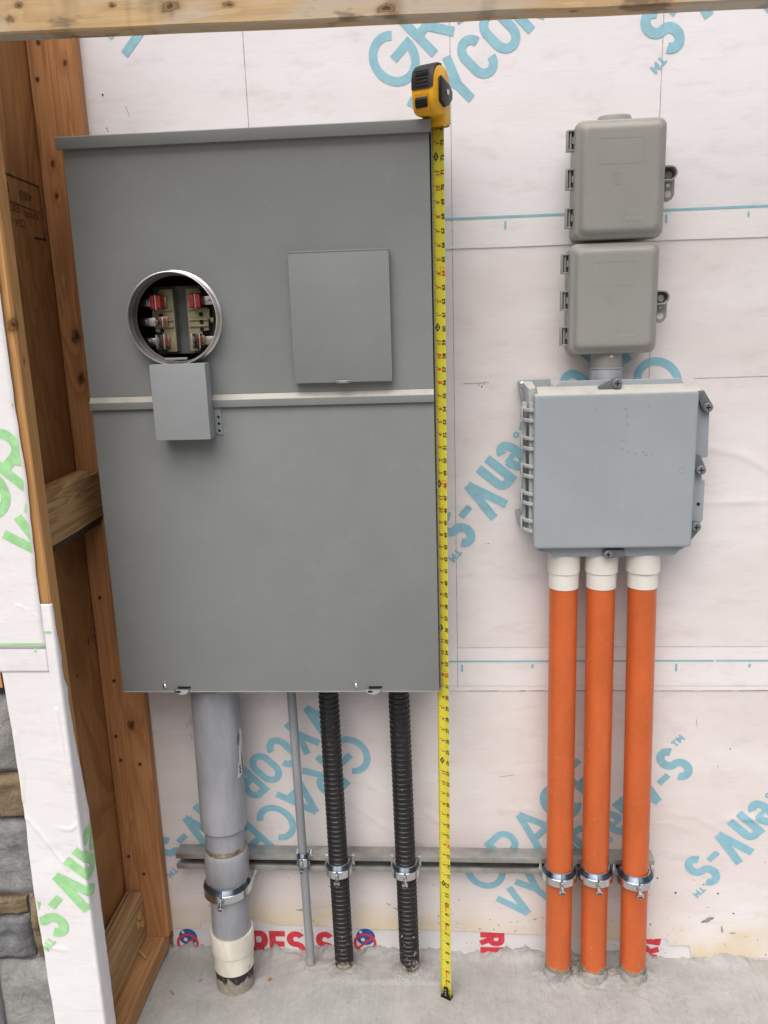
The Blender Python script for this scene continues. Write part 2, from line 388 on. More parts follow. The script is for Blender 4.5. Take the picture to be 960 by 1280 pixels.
# lettering drawn with strokes, so that print can follow creased sheets -------
def arc(cx, cy, rx, ry, a0, a1, n=28): return [(cx+rx*math.cos(math.radians(lerp(a0, a1, i/n))), cy+ry*math.sin(math.radians(lerp(a0, a1, i/n)))) for i in range(n+1)]
def letter(ch, w, k, kx):
    """centre lines of a letter of width w and height 1 (both in heights); k, kx = half stroke in y and x units"""
    l, r, b, t = kx, w-kx, k, 1-k; m = w/2
    if ch == 'G': return [arc(m, 0.5, m-kx, 0.5-k, 46, 360, 40), [(m*0.95, 0.5), (w, 0.5)]]
    if ch == 'C': return [arc(m, 0.5, m-kx, 0.5-k, 44, 316, 40)]
    if ch == 'O': return [arc(m, 0.5, m-kx, 0.5-k, 0, 360, 48)]
    if ch == 'c': return [arc(m, 0.66, m-kx, 0.34-k, 12, 180, 20)+arc(m, 0.34, m-kx, 0.34-k, 180, 348, 20)]
    if ch == 'o': return [arc(m, 0.64, m-kx, 0.36-k, 0, 180, 20)+arc(m, 0.36, m-kx, 0.36-k, 180, 360, 20)+[(r, 0.64)]]
    if ch == 'R': q = (t-0.44)/2; return [[(l, 0), (l, 1)], [(l, t), (r-q*0.9, t)]+arc(r-q*0.9, t-q, q*0.9, q, 90, -90, 14)+[(l, 0.44)], [(m*0.95, 0.44), (w-kx*1.05, 0)]]
    if ch == 'A': return [[(kx*1.05, 0), (m, 1-k*0.6)], [(m, 1-k*0.6), (w-kx*1.05, 0)], [(w*0.24, 0.27), (w*0.76, 0.27)]]
    if ch == 'E': return [[(l, 0), (l, 1)], [(l, t), (w, t)], [(l, 0.5), (w*0.93, 0.5)], [(l, b), (w, b)]]
    if ch == 'V': return [[(kx*1.05, 1), (m, k*0.6)], [(m, k*0.6), (w-kx*1.05, 1)]]
    if ch == 'Y': return [[(kx*1.05, 1), (m, 0.42)], [(w-kx*1.05, 1), (m, 0.42)], [(m, 0.45), (m, 0)]]
    if ch == 'I': return [[(m, 0), (m, 1)]]
    if ch == 'T': return [[(0, t), (w, t)], [(m, t), (m, 0)]]
    if ch == 'M': return [[(l, 0), (l, 1)], [(l, 1), (m, 0.3)], [(m, 0.3), (r, 1)], [(r, 1), (r, 0)]]
    if ch == '-': return [[(0, 0.40), (w, 0.40)]]
    if ch == 'S': q = 0.25-k/2; return [arc(m, t-q, m-kx, q, 25, 262, 22)+arc(m, b+q, m-kx, q, 82, -155, 22)]
    if ch == 'e': x = 0.80; c_ = x/2; return [arc(m, c_, m-kx, c_-k, 0, 320, 36), [(kx, c_), (w-kx*0.6, c_)]]
    if ch == 'n': x = 0.80; return [[(l, 0), (l, x)], arc(m, x-k-(m-kx)*0.75, m-kx, (m-kx)*0.75, 178, 0, 18)+[(r, 0)]]
def stroke_word(chars, widths, gap, W, H, cx, cy, sw, lift0=0.0, step=0.0045, across=4):
    """-> list of (a, b, lift) vertices and quads for a word W wide and H tall centred at (cx, cy)"""
    tot = sum(widths)+gap*(len(chars)-1); sx = W/tot; V = []; F = []; x = 0.0; li = 0
    for ch, w in zip(chars, widths):
        for path in letter(ch, w, sw/2/H, sw/2/sx):
            P = [Vector((cx-W/2+(x+a)*sx, cy-H/2+b*H)) for a, b in path]
            Q = [P[0]]
            for a, b in zip(P, P[1:]):
                n = max(1, int((b-a).length/step+0.5)); Q += [a.lerp(b, (i+1)/n) for i in range(n)]
            o = len(V); closed = (Q[0]-Q[-1]).length < 1e-5
            sw_ = sw*0.78 if ch == '-' else (sw*0.62 if ch == 'e' and len(path) == 2 else sw)
            for i, p in enumerate(Q):
                a = Q[i-1] if i > 0 else (Q[-2] if closed else p); b = Q[i+1] if i < len(Q)-1 else (Q[1] if closed else p)
                t = (b-a).normalized(); nn = Vector((-t.y, t.x))
                for j in range(across+1):
                    v = p+nn*(sw_*(j/across-0.5)); V.append((v.x, v.y, lift0+li*0.00004))
            for i in range(len(Q)-1):
                for j in range(across): F.append((o+i*(across+1)+j, o+i*(across+1)+j+1, o+(i+1)*(across+1)+j+1, o+(i+1)*(across+1)+j))
            li = (li+1) % 9
        x += w+gap
    return V, F
def place_strokes(name, VF, gx, gz, ang, mat, parent, mapf, clip):
    """rotate about (gx, gz), clamp to the clip box and map onto a surface: mapf(a, b, lift)"""
    ca, sa = math.cos(math.radians(ang)), math.sin(math.radians(ang)); x0, x1, z0, z1 = clip; W = []; keep = []
    for a, b, l in VF[0]:
        x, z = gx+a*ca-b*sa, gz+a*sa+b*ca; W.append((min(max(x, x0), x1), min(max(z, z0), z1), l))
    q = MB(); idx = {}; V = []
    for f in VF[1]:
        xs = [W[i][0] for i in f]; zs = [W[i][1] for i in f]
        if max(xs)-min(xs) < 1e-6 or max(zs)-min(zs) < 1e-6: continue
        g = []
        for i in f:
            if i not in idx: idx[i] = len(V); V.append(mapf(*W[i]))
            g.append(idx[i])
        keep.append(tuple(g))
    if not keep: return None
    q.add(V, keep); return q.build(name, mat, parent, ang=80)

# ================================================================== GROUND
CONDUITS = [(-0.553, -0.097, 0.047), (-0.375, -0.056, 0.010), (-0.289, -0.068, 0.023), (-0.130, -0.068, 0.024),
            (0.2305, -0.073, 0.030), (0.3135, -0.073, 0.030), (0.406, -0.073, 0.030)]
FLOOR = -0.015
def floor_z(x, y):
    if abs(x) > 2.2 or y < -1.5 or y > 0.1: return FLOOR
    h = FLOOR+0.0012*FB(x*5, y*5, 1.3)+0.0006*FB(x*70, y*9, 4, 3)+0.0005*FB(x*55, y*55, 9, 3)
    t = max(-y, 0)
    h += -0.013*math.exp(-(t/0.075)**2)+max(0.0, 0.006+0.020*FB(x*13, 0.3, 2.2)+0.012*FB(x*60, y*60, 7)+0.006*abs(N3(x*140, y*140, 3)))*math.exp(-(t/0.020)**2)
    for cx, cy, r in CONDUITS:
        d = math.hypot(x-cx, y-cy)-r
        if d < 0.08: h += max(0.0, 0.008+0.012*FB(x*24, y*24, cx*9)+0.007*abs(N3(x*75, y*75, 3)))*math.exp(-(max(d, 0)/0.023)**2)*(0.3 if cx < -0.5 else 1)
    h -= 0.026*math.exp(-(math.hypot(x+0.553, y+0.105)/0.10)**2)
    if -0.36 < x < 0.02 and y > -0.13:          # trowelled patch behind the black conduits
        h += 0.004*max(0, min(1, (0.12+y)/0.01))*max(0, 1-max(0, abs(x+0.19)-0.12)/0.05)
    return h
xs = [-300, -80, -20, -6, -2.2, -1.4]+[-0.84+0.005*i for i in range(353)]+[1.1, 1.6, 2.2, 6, 20, 80, 300]
ys = [-300, -80, -20, -6, -3, -1.5, -1.0, -0.7, -0.55]+[-0.42+0.007*i for i in range(36)]+[-0.172+0.0034*i for i in range(54)]+[0.03, 0.5, 2, 10, 60, 300]
G = MB(); nx = len(xs)
G.add([(x, y, floor_z(x, y)) for y in ys for x in xs], [(j*nx+i, j*nx+i+1, (j+1)*nx+i+1, (j+1)*nx+i) for j in range(len(ys)-1) for i in range(nx-1)])
M = Mat('concrete'); X, Y, Z = M.xyz()
a = M.noise(9, 4, 0.65); b = M.noise((120, 14, 120), 3, 0.6); c3 = M.noise(260, 3, 0.7)
c = M.mix(M.ramp(a, 0.3, 0.7), (0.37, 0.37, 0.36), (0.45, 0.45, 0.44))
c = M.mix(M.math('MULTIPLY', M.ramp(b, 0.4, 0.7), 0.20), c, (0.26, 0.26, 0.25))
c = M.mix(M.math('MULTIPLY', M.ramp(c3, 0.58, 0.70), 0.25), c, (0.22, 0.205, 0.185))
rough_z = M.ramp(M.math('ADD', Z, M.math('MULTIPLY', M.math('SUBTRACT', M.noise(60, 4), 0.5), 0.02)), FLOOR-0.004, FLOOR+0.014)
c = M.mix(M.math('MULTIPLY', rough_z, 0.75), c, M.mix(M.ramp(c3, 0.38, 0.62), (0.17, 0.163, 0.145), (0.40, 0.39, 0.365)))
far = M.ramp(M.math('MULTIPLY', Y, -1), 3.0, 5.0); c = M.mix(far, c, (0.20, 0.17, 0.13))
M.set(Base_Color=c, Roughness=0.92); p = M.bump(b, 0.55, 0.0020); p = M.bump(c3, 0.5, 0.0016, p)
p = M.bump(M.noise(70, 3, 0.7), 0.45, 0.005, p); M.b.inputs['Specular IOR Level'].default_value = 0.2
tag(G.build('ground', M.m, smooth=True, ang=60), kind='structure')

# ================================================================== MAIN WALL
WRINK = [  # polyline, height, half width
    ([(0.50, 1.255), (0.538, 1.246), (0.60, 1.232), (0.622, 1.221), (0.666, 1.194), (0.80, 1.17)], 0.0042, 0.0065),
    ([(0.51, 1.127), (0.60, 1.127), (0.67, 1.131), (0.85, 1.14)], 0.0035, 0.006),
    ([(-0.03, 1.133), (0.06, 1.129), (0.145, 1.132)], 0.0030, 0.006),
    ([(0.50, 0.372), (0.554, 0.365), (0.59, 0.345), (0.63, 0.322)], 0.0032, 0.005),
    ([(0.60, 0.350), (0.66, 0.365), (0.72, 0.352), (0.80, 0.36)], 0.0045, 0.006),
    ([(0.64, 0.345), (0.68, 0.362), (0.76, 0.372)], 0.0030, 0.005),
    ([(0.44, 0.352), (0.50, 0.345), (0.56, 0.325)], 0.0025, 0.005),
    ([(-0.27, 0.40), (-0.185, 0.33), (-0.10, 0.285), (-0.06, 0.27)], 0.0032, 0.006),
    ([(-0.10, 0.39), (-0.06, 0.35), (-0.02, 0.325)], 0.0026, 0.005),
    ([(-0.24, 0.47), (-0.20, 0.43), (-0.16, 0.41)], 0.0024, 0.005),
    ([(0.08, 0.375), (0.16, 0.382), (0.20, 0.370)], 0.0022, 0.005),
    ([(0.54, 1.86), (0.62, 1.85), (0.72, 1.86)], 0.0016, 0.010),
    ([(-0.02, 1.42), (0.06, 1.415), (0.12, 1.418)], 0.0014, 0.010),
]
WB = [(min(p[0] for p in P)-0.04, max(p[0] for p in P)+0.04, min(p[1] for p in P)-0.04, max(p[1] for p in P)+0.04) for P, _, _ in WRINK]
def disp(x, z):
    d = 0.0016+0.0013*N3(x*2.3, z*2.9, 0.4)+0.0005*N3(x*9, z*12, 2.0)
    for (P, h, wd), (x0, x1, z0, z1) in zip(WRINK, WB):
        if x0 < x < x1 and z0 < z < z1:
            best = 9; side = 0
            for (ax, az), (bx, bz) in zip(P, P[1:]):
                ux, uz = bx-ax, bz-az; t = max(0, min(1, ((x-ax)*ux+(z-az)*uz)/(ux*ux+uz*uz)))
                q = math.hypot(x-ax-t*ux, z-az-t*uz)
                if q < best: best = q; side = (x-ax)*uz-(z-az)*ux
            wv = wd*(0.42 if side > 0 else 1.9)
            ends = min(1, min(math.hypot(x-P[0][0], z-P[0][1]), math.hypot(x-P[-1][0], z-P[-1][1]))/0.03)
            d += 0.55*h*math.exp(-(best/wv)**2)*ends*(0.6+0.6*abs(N3(x*11, z*11, 8)))
    return d
def course_y(z): return -0.0065 if z > 1.675 else (-0.0042 if z > 0.693 else -0.0015)
def wall_pt(x, z, lift=0.0006): return (x, course_y(z)-disp(x, z)-lift, z)

wall = thing('house_wall', (0, 0, 0), 'white membrane covered house wall with blue diagonal lettering behind the boxes and conduits', 'wall')
MB().box(-0.99, 2.2, 0.004, 0.16, -0.3, 2.6).build('sheathing', wood('sheathing_board', (0.45, 0.30, 0.16), (0.28, 0.17, 0.08), 'x'), wall)
EDGE_LOW = [(-0.99, 0.030), (-0.735, 0.032), (-0.665, 0.034), (-0.66, 0.056), (-0.60, 0.055), (-0.535, 0.074), (-0.50, 0.056), (-0.46, 0.049), (-0.36, 0.047),
            (-0.193, 0.042), (-0.02, 0.041), (0.127, 0.037), (0.25, 0.033), (0.35, 0.024), (0.44, 0.026), (0.505, 0.030), (0.51, 0.010), (0.56, 0.012), (0.565, -0.02), (2.2, -0.02)]
def sheet(name, mat, x0, x1, zlo, zhi, yoff, step=0.0055):
    n = int((x1-x0)/step); m = int((zhi-0.3*0-(zlo(0) if callable(zlo) else zlo))/step); S = MB(); V = []; 
    for j in range(m+1):
        for i in range(n+1):
            x = lerp(x0, x1, i/n); zl = zlo(x) if callable(zlo) else zlo+0.0016*N3(x*3.1, zlo*7, 5)
            z = lerp(zl, zhi, j/m)
            curl = 0
            if callable(zlo): curl = 0.004*max(0, 1-(z-zl)/0.05)*max(0, N3(x*6, 3.3))
            V.append((x, yoff-disp(x, z)-curl, z))
    F = [(j*(n+1)+i, j*(n+1)+i+1, (j+1)*(n+1)+i+1, (j+1)*(n+1)+i) for j in range(m) for i in range(n)]
    o = len(V); V += [(V[i][0], 0.003, V[i][2]) for i in range(n+1)]
    F += [(i, o+i, o+i+1, i+1) for i in range(n)]
    S.add(V, F); return S.build(name, mat, wall, ang=80)
bs = sheet('base_strip', M_BASE, -0.74, 2.0, -0.06, 0.10, 0.0012)
tag(bs, 'white strip with red lettering along the foot of the wall')
sl = sheet('membrane_course', M_LOW, -0.99, 2.2, lambda x: interp(EDGE_LOW, x), 0.73, -0.0015)
sm = sheet('membrane_course', M_MID, -0.99, 2.2, 0.693, 1.72, -0.0042)
su = sheet('membrane_course', M_UP, -0.99, 2.2, 1.675, 2.6, -0.0065, 0.012)
def wall_map(lift=0.0006): return lambda a, b: wall_pt(a, b, lift)

# printed blocks: GRACE over VYCOR(R) enV-S(TM); (G centre x, z, angle)
BLK = merge([stroke_word('GRACE', (0.98, 0.74, 0.92, 0.94, 0.62), 0.05, 0.418, 0.106, 0.163, 0.0, 0.0168),
             stroke_word('VYcoR', (0.82, 0.80, 0.74, 0.78, 0.72), 0.06, 0.304, 0.090, 0.108, -0.118, 0.0172),
             stroke_word('O', (1,), 0, 0.014, 0.014, 0.271, -0.156, 0.0045),
             stroke_word('enV-S', (0.68, 0.66, 0.84, 0.42, 0.72), 0.05, 0.254, 0.098, 0.414, -0.123, 0.0190),
             stroke_word('TM', (0.7, 0.9), 0.12, 0.030, 0.017, 0.562, -0.086, 0.0042)])
def print_block(gx, gz, ang, mat, parent, mapf, clip, cuts=0, name='printed_lettering'):
    return place_strokes(name, BLK, gx, gz, ang, mat, parent, mapf, clip)
def block_from_S(sx, sz, ang):
    ca, sa = math.cos(math.radians(ang)), math.sin(math.radians(ang)); a, b = 0.515, -0.123
    return sx-(a*ca-b*sa), sz-(a*sa+b*ca)
CU, CM, CL = (-0.99, 2.1, 1.680, 2.55), (-0.99, 2.1, 0.698, 1.674), (-0.99, 2.1, 0.062, 0.692)
for (gx, gz, an, cl) in [(-0.109, 2.035, 45, CU), (*block_from_S(0.406, 2.059, 227), 227, CU), (-0.426, 2.372, 227, CU), (1.10, 2.05, 45, CU),
                         (*block_from_S(0.0, 1.079, 230), 230, CM), (-0.60, 1.10, 47, CM), (0.95, 1.05, 47, CM),
                         (0.060, 0.213, 47, CL), (-0.259, 0.525, 224, CL), (*block_from_S(0.580, 0.223, 228), 228, CL), (1.30, 0.20, 47, CL)]:
    print_block(gx, gz, an, M_BLUE, wall, lambda a, b, l: wall_pt(a, b, 0.0007+l), cl)
def wall_strip(name, mat, x0, z0, x1, z1, wd, lift=0.0007, parent=None):
    dx, dz = x1-x0, z1-z0; L = math.hypot(dx, dz); n = max(1, int(L/0.012)); px, pz = -dz/L*wd/2, dx/L*wd/2
    V = []
    for i in range(n+1):
        t = i/n; x, z = x0+dx*t, z0+dz*t
        V += [wall_pt(x+px, z+pz, lift), wall_pt(x-px, z-pz, lift)]
    m = MB(); m.add(V, [(2*i, 2*i+1, 2*i+3, 2*i+2) for i in range(n)])
    return m.build(name, mat, parent or wall)
wall_strip('printed_line', M_BLUE, -0.99, 1.732, 2.1, 1.734, 0.0045); wall_strip('printed_line', M_BLUE, -0.99, 0.766, 0.575, 0.7655, 0.004)
wall_strip('printed_line', M_BLUE, 0.580, 0.7655, 2.1, 0.765, 0.004)
for k in range(-3, 9):
    x = 0.108+0.16*k; h = 0.010 if k % 2 else 0.015
    wall_strip('printed_tick', M_BLUE, x, 1.724, x, 1.724-h, 0.004)
    x = 0.010+0.161*k; h = 0.018 if k % 3 == 0 else 0.009
    wall_strip('printed_tick', M_BLUE, x, 0.758, x, 0.758-h, 0.005)
for x in (-0.4064, 0.0, 0.4064): wall_strip('pencil_line', M_PENCIL, x, 0.70, x+0.001, 2.5, 0.0011)
wall_strip('pencil_line', M_PENCIL, 0.02, 1.399, 0.075, 1.400, 0.0012); wall_strip('pencil_line', M_PENCIL, 0.0645, 1.396, 0.0645, 1.404, 0.0012)
wall_strip('pencil_line', M_PENCIL, 0.50, 1.3975, 0.90, 1.3985, 0.0012)
wall_strip('pencil_line', plain('faint_pencil', (0.60, 0.57, 0.56), 0.8), 0.0, 0.80, 2.0, 0.798, 0.0016)
wall_strip('pencil_line', plain('faint_pencil2', (0.60, 0.57, 0.56), 0.8), -0.70, 0.345, -0.655, 0.345, 0.0012)
wall_strip('seam_fold', M_LOW, -0.9, 0.706, 2.1, 0.705, 0.0016, 0.0012)
M_GRIT = plain('seam_grit', (0.20, 0.165, 0.155), 0.9, 0, 0.3, 120)
xg = -0.30
while xg < 1.9:
    L = random.uniform(0.01, 0.11); wall_strip('seam_dirt', M_GRIT, xg, 0.6915, xg+L, 0.6913, random.uniform(0.0006, 0.0020), 0.0009); xg += L+random.uniform(0.0, 0.05)
for x, z, r in [(0.059, 1.392, 0.0022), (0.053, 1.395, 0.0018), (0.072, 1.046, 0.0018), (0.065, 1.046, 0.0014), (-0.700, 1.998, 0.003), (-0.698, 1.935, 0.0022), (-0.697, 1.930, 0.0018), (-0.62, 1.905, 0.0012), (0.62, 0.16, 0.003), (0.585, 0.185, 0.0025), (0.66, 0.105, 0.003), (0.52, 0.16, 0.0035), (0.475, 0.20, 0.003), (0.60, 0.50, 0.0018), (0.625, 0.545, 0.0022)]:
    r *= 0.75; m = MB(); m.add([wall_pt(x+r*math.cos(a)*random.uniform(0.7, 1.2), z+r*math.sin(a)*random.uniform(0.7, 1.2), 0.0008) for a in [2*PI*i/7 for i in range(7)]], [tuple(range(7))])
    m.build('nail_hole', M_HOLE, wall)
for (x0, z0, x1, z1) in [(-0.655, 1.975, -0.648, 1.955), (-0.645, 0.585, -0.640, 0.565), (-0.652, 0.60, -0.64, 0.615), (0.545, 0.62, 0.548, 0.60), (-0.66, 0.36, -0.66, 0.345), (-0.64, 0.63, -0.638, 0.60), (0.095, 0.47, 0.13, 0.476)]:
    wall_strip('scratch_mark', plain('scratch_grey', (0.28, 0.25, 0.24), 0.8), x0, z0, x1, z1, 0.0009, 0.0008)
# torn mortar splashes low on the wall
for (x, z, L, h, an) in [(0.60, 0.085, 0.034, 0.010, 25), (0.635, 0.060, 0.02, 0.006, 100), (0.66, 0.05, 0.018, 0.004, 0), (-0.155, 0.10, 0.03, 0.005, -20), (-0.18, 0.115, 0.018, 0.003, -30), (-0.40, 0.095, 0.03, 0.004, 5), (0.22, 0.06, 0.03, 0.004, 10)]:
    m = MB(); ca, sa = math.cos(math.radians(an)), math.sin(math.radians(an)); V = []
    for i in range(14):
        a = 2*PI*i/14; u = math.cos(a)*L/2*random.uniform(0.7, 1.1); v = math.sin(a)*h/2*random.uniform(0.5, 1.4)
        V.append(wall_pt(x+u*ca-v*sa, z+u*sa+v*ca, 0.0012))
    m.add(V+[wall_pt(x, z, 0.0035)], [(i, (i+1) % 14, 14) for i in range(14)]); m.build('mortar_splash', M_MORTAR, wall)

# foot strip: red word with its drop-and-ring mark
def base_map(a, b): return (a, 0.0012-disp(a, max(b, -0.06))-0.0007, b)
def bmap(a, b, l): p = base_map(a, b); return (p[0], p[1]-l, p[2])
RW = (0.92, 0.80, 0.92, 0.40, 0.92, 0.80)
BC4 = (-0.74, 1.9, -0.055, 0.095)
place_strokes('red_lettering', stroke_word('RESIST', RW, 0.07, 0.262, 0.078, 0, 0, 0.0165, step=0.008, across=2), -0.408, -0.010, 0, M_RED, bs, bmap, BC4)
place_strokes('red_lettering', stroke_word('RESIST', RW, 0.07, 0.262, 0.078, 0, 0, 0.0165, step=0.008, across=2), -0.869, -0.016, 0, M_RED, bs, bmap, BC4)
place_strokes('red_lettering', stroke_word('RESIST', RW, 0.07, 0.220, 0.060, 0.11, 0, 0.0150, step=0.008, across=2), 0.078, 0.036, -90, M_RED, bs, bmap, BC4)
place_strokes('red_lettering', stroke_word('RESIST', RW, 0.07, 0.220, 0.060, 0.11, 0, 0.0150, step=0.008, across=2), 0.452, -0.030, 80, M_RED, bs, bmap, BC4)
def disc(name, mat, cx, cz, r0, r1, lift, drop=0, n=28):
    V, F = [], []
    for i in range(n):
        a = 2*PI*i/n; rr = r1*(1+drop*max(0, math.sin(a))**6)
        V += [(cx+r0*math.cos(a), cz+r0*math.sin(a)), (cx+rr*math.cos(a), cz+rr*math.sin(a))]
    F = [(2*i, 2*i+1, (2*i+3) % (2*n), (2*i+2) % (2*n)) for i in range(n)]
    flat_mesh(name, V, F, mat, bs, lambda a, b: (base_map(a, b)[0], base_map(a, b)[1]-lift, b))
for cx, cz in ((-0.702, -0.006), (-0.243, 0.004)):
    disc('drop_mark', M_PBLUE, cx+0.002, cz+0.012, 0.0003, 0.024, 0.0)
    disc('drop_highlight', M_STICK, cx-0.010, cz+0.026, 0.0003, 0.004, 0.0004)
    disc('drop_highlight', M_STICK, cx-0.005, cz+0.004, 0.0003, 0.0055, 0.0004)
    disc('ring_mark', M_RED, cx, cz-0.006, 0.022, 0.029, 0.0007)
    for an in (40, 95):
        ca, sa = math.cos(math.radians(an)), math.sin(math.radians(an))
        V = [(cx+u*ca-v*sa, cz-0.006+u*sa+v*ca) for u, v in ((-0.023, -0.003), (0.023, -0.003), (0.023, 0.003), (-0.023, 0.003))]
        if an == 40: flat_mesh('ring_bar', V, [(0, 1, 2, 3)], M_RED, bs, lambda a, b: (base_map(a, b)[0], base_map(a, b)[1]-0.0008, b))

# ================================================================== STUD WALL AT THE LEFT
frame = thing('stud_wall', (-0.78, -0.2, FLOOR), 'raw lumber stud wall with plywood backing standing left of the grey meter panel', 'stud wall')
kc = [(-0.757, -0.04, 2.051, 0.005), (-0.806, -0.04, 1.867, 0.006), (-0.805, -0.04, 1.805, 0.005), (-0.799, -0.04, 1.524, 0.011), (-0.797, -0.04, 1.435, 0.010), (-0.77, -0.04, 0.62, 0.010)]
def lumber(name, x0, x1, y0, y1, z0, z1, mat, bevel=0.003):
    """box cut into slices along its longest side, very slightly bowed and waned"""
    L = [(x1-x0), (y1-y0), (z1-z0)]; ax = L.index(max(L)); n = 24; rings = []
    lo = [x0, y0, z0]; hi = [x1, y1, z1]; o1, o2 = [i for i in range(3) if i != ax]
    c = bevel; prof = [(c, 0), (1-c, 0), (1, c), (1, 1-c), (1-c, 1), (c, 1), (0, 1-c), (0, c)]
    for k in range(n+1):
        t = lo[ax]+(hi[ax]-lo[ax])*k/n; w1, w2 = hi[o1]-lo[o1], hi[o2]-lo[o2]
        d1, d2 = 0.0008*N3(t*2.1, x0*9, y0*7), 0.0008*N3(t*2.3, z0*5, x0*3+4)
        cz1, cz2 = bevel*(1+0.5*N3(t*9, x0*4))/w1, bevel*(1+0.5*N3(t*7, y0*4))/w2
        pr = [(cz1, 0), (1-cz1, 0), (1, cz2), (1, 1-cz2), (1-cz1, 1), (cz1, 1), (0, 1-cz2), (0, cz2)]
        r = []
        for u, v in pr:
            p = [0, 0, 0]; p[ax] = t; p[o1] = lo[o1]+w1*u+d1; p[o2] = lo[o2]+w2*v+d2; r.append(tuple(p))
        rings.append(r)
    return MB().loft(rings).build(name, mat, frame, ang=28)
W_CORNER = wood('lumber_corner', (0.56, 0.28, 0.12), (0.34, 0.14, 0.05), 'z', kc, contrast=0.95)
W_FRONT = wood('lumber_front', (0.56, 0.315, 0.125), (0.36, 0.17, 0.055), 'z', [(-0.745, -0.408, 1.552, 0.011), (-0.742, -0.395, 1.49, 0.004)], contrast=0.7)
W_PLATE = wood('lumber_plate', (0.52, 0.29, 0.13), (0.28, 0.13, 0.05), 'y', contrast=0.8)
W_BLOCK = wood('lumber_block', (0.54, 0.35, 0.175), (0.26, 0.145, 0.06), 'y', contrast=1.2, nscale=1.5)
W_PLY = wood('plywood_face', (0.42, 0.21, 0.08), (0.25, 0.11, 0.038), 'z', contrast=0.95, nscale=0.55, plys=True)
tag(lumber('stud', -0.834, -0.735, -0.0405, -0.009, 0.0385, 2.3, W_CORNER), 'orange brown corner stud against the membrane wall')
tag(lumber('stud', -0.834, -0.740, -0.413, -0.375, -0.012, 2.3, W_FRONT), 'front stud partly wrapped in white membrane')
tag(lumber('bottom_plate', -0.836, -0.746, -0.373, -0.010, -0.013, 0.0375, W_PLATE), 'bottom plate lying on the concrete')
tag(lumber('blocking', -0.832, -0.781, -0.374, -0.042, 1.132, 1.236, W_BLOCK), 'horizontal block between the studs with a dark waney lower edge')
MB().loft([[(-0.8325, y, 1.112+0.004*N3(y*20)), (-0.790+0.006*N3(y*30, 2), y, 1.114+0.005*N3(y*24, 1)), (-0.783, y, 1.1315), (-0.8325, y, 1.1315)] for y in [-0.372+0.0327*i for i in range(11)]]).build('bark_edge', plain('bark', (0.075, 0.045, 0.025), 0.9, 0, 0.3, 60, 0.6, 120), frame)
tag(lumber('blocking', -0.831, -0.790, -0.374, -0.046, 0.0395, 0.172, W_BLOCK), 'block on edge lying on the bottom plate')
ply = MB().box(-0.848, -0.8355, -0.374, -0.002, -0.01, 2.3).build('plywood', W_PLY, frame)
for (x, y, z) in [(-0.807, -0.0415, 2.091), (-0.817, -0.0415, 2.025), (-0.812, -0.0415, 0.94), (-0.812, -0.0415, 0.593), (-0.807, -0.0415, 0.53), (-0.761, -0.0415, 0.52), (-0.815, -0.0415, 0.268), (-0.781, -0.0415, 0.219), (-0.776, -0.0415, 1.63), (-0.801, -0.0415, 0.735), (-0.79, -0.0415, 1.18)]:
    m = MB(); m.cyl((x, y+0.004, z), (x, y-0.0006, z), 0.0042, 0.0042, 10); m.build('nail', plain('nail_rust', (0.11, 0.075, 0.05), 0.6, 0.5), frame)
for (x0, z0, x1, z1, y) in [(-0.8345, 0.857, -0.8345, 0.84, -0.075), (-0.8345, 0.80, -0.8345, 0.793, -0.15)]:
    MB().box(-0.8362, -0.8345, y-0.002, y+0.002, z1, z0).build('nail', plain('nail_rust', (0.1, 0.07, 0.05), 0.6), frame)
MB().cyl((-0.8255, -0.048, 0.860), (-0.836, -0.058, 0.861), 0.0014, n=8).build('nail', M_CLIP, frame)
MB().box(-0.8215, -0.8195, -0.30, -0.05, 0.171, 0.1735).build('saw_kerf', M_CUT, frame)
for (y, z, L) in [(-0.075, 0.13, 0.02), (-0.09, 0.115, 0.012), (-0.065, 0.10, 0.015)]:
    MB().loft([[(-0.791, y-L/2, z-0.006), (-0.791, y+L/2, z-0.004), (-0.791, y+L/3, z+0.006), (-0.791, y-L/3, z+0.005)], [(-0.786, y-L/4, z-0.012), (-0.785, y+L/4, z-0.008), (-0.787, y+L/5, z+0.002), (-0.787, y-L/5, z)]]).build('splinter', W_FRONT, frame, smooth=False)
# grade stamp printed upside down on the plywood
def ply_map(a, b): return (-0.8350, a, b)
def ply_rect(y0, y1, z0, z1): flat_mesh('stamp_line', [(y0, z0), (y1, z0), (y1, z1), (y0, z1)], [(0, 1, 2, 3)], M_BLACK, ply, ply_map)
flat_mesh('stamp_line', [(-0.36, 1.838), (-0.052, 1.824), (-0.052, 1.821), (-0.36, 1.833)], [(0, 1, 2, 3)], M_BLACK, ply, ply_map)
ply_rect(-0.0545, -0.0515, 1.722, 1.824); ply_rect(-0.0615, -0.0600, 1.722, 1.822); ply_rect(-0.10, -0.048, 1.718, 1.722)
flat_mesh('stamp_line', [(-0.36, 1.792), (-0.062, 1.772), (-0.062, 1.7705), (-0.36, 1.790)], [(0, 1, 2, 3)], M_BLACK, ply, ply_map)
for body, wd, h, y, z in [('480', 0.050, 0.017, -0.115, 1.797), ('DF', 0.03, 0.017, -0.195, 1.804), ('EXTE', 0.060, 0.016, -0.178, 1.770), ('BONDED', 0.060, 0.011, -0.100, 1.762), ('CSA O', 0.070, 0.015, -0.165, 1.743)]:
    vs, fs = fit_text(body, wd, h, 0, 0, 0.01); flat_mesh('stamp_lettering', [(y-a, z-b) for a, b in vs], fs, plain('faded_ink', (0.11, 0.065, 0.035), 0.8), ply, ply_map)

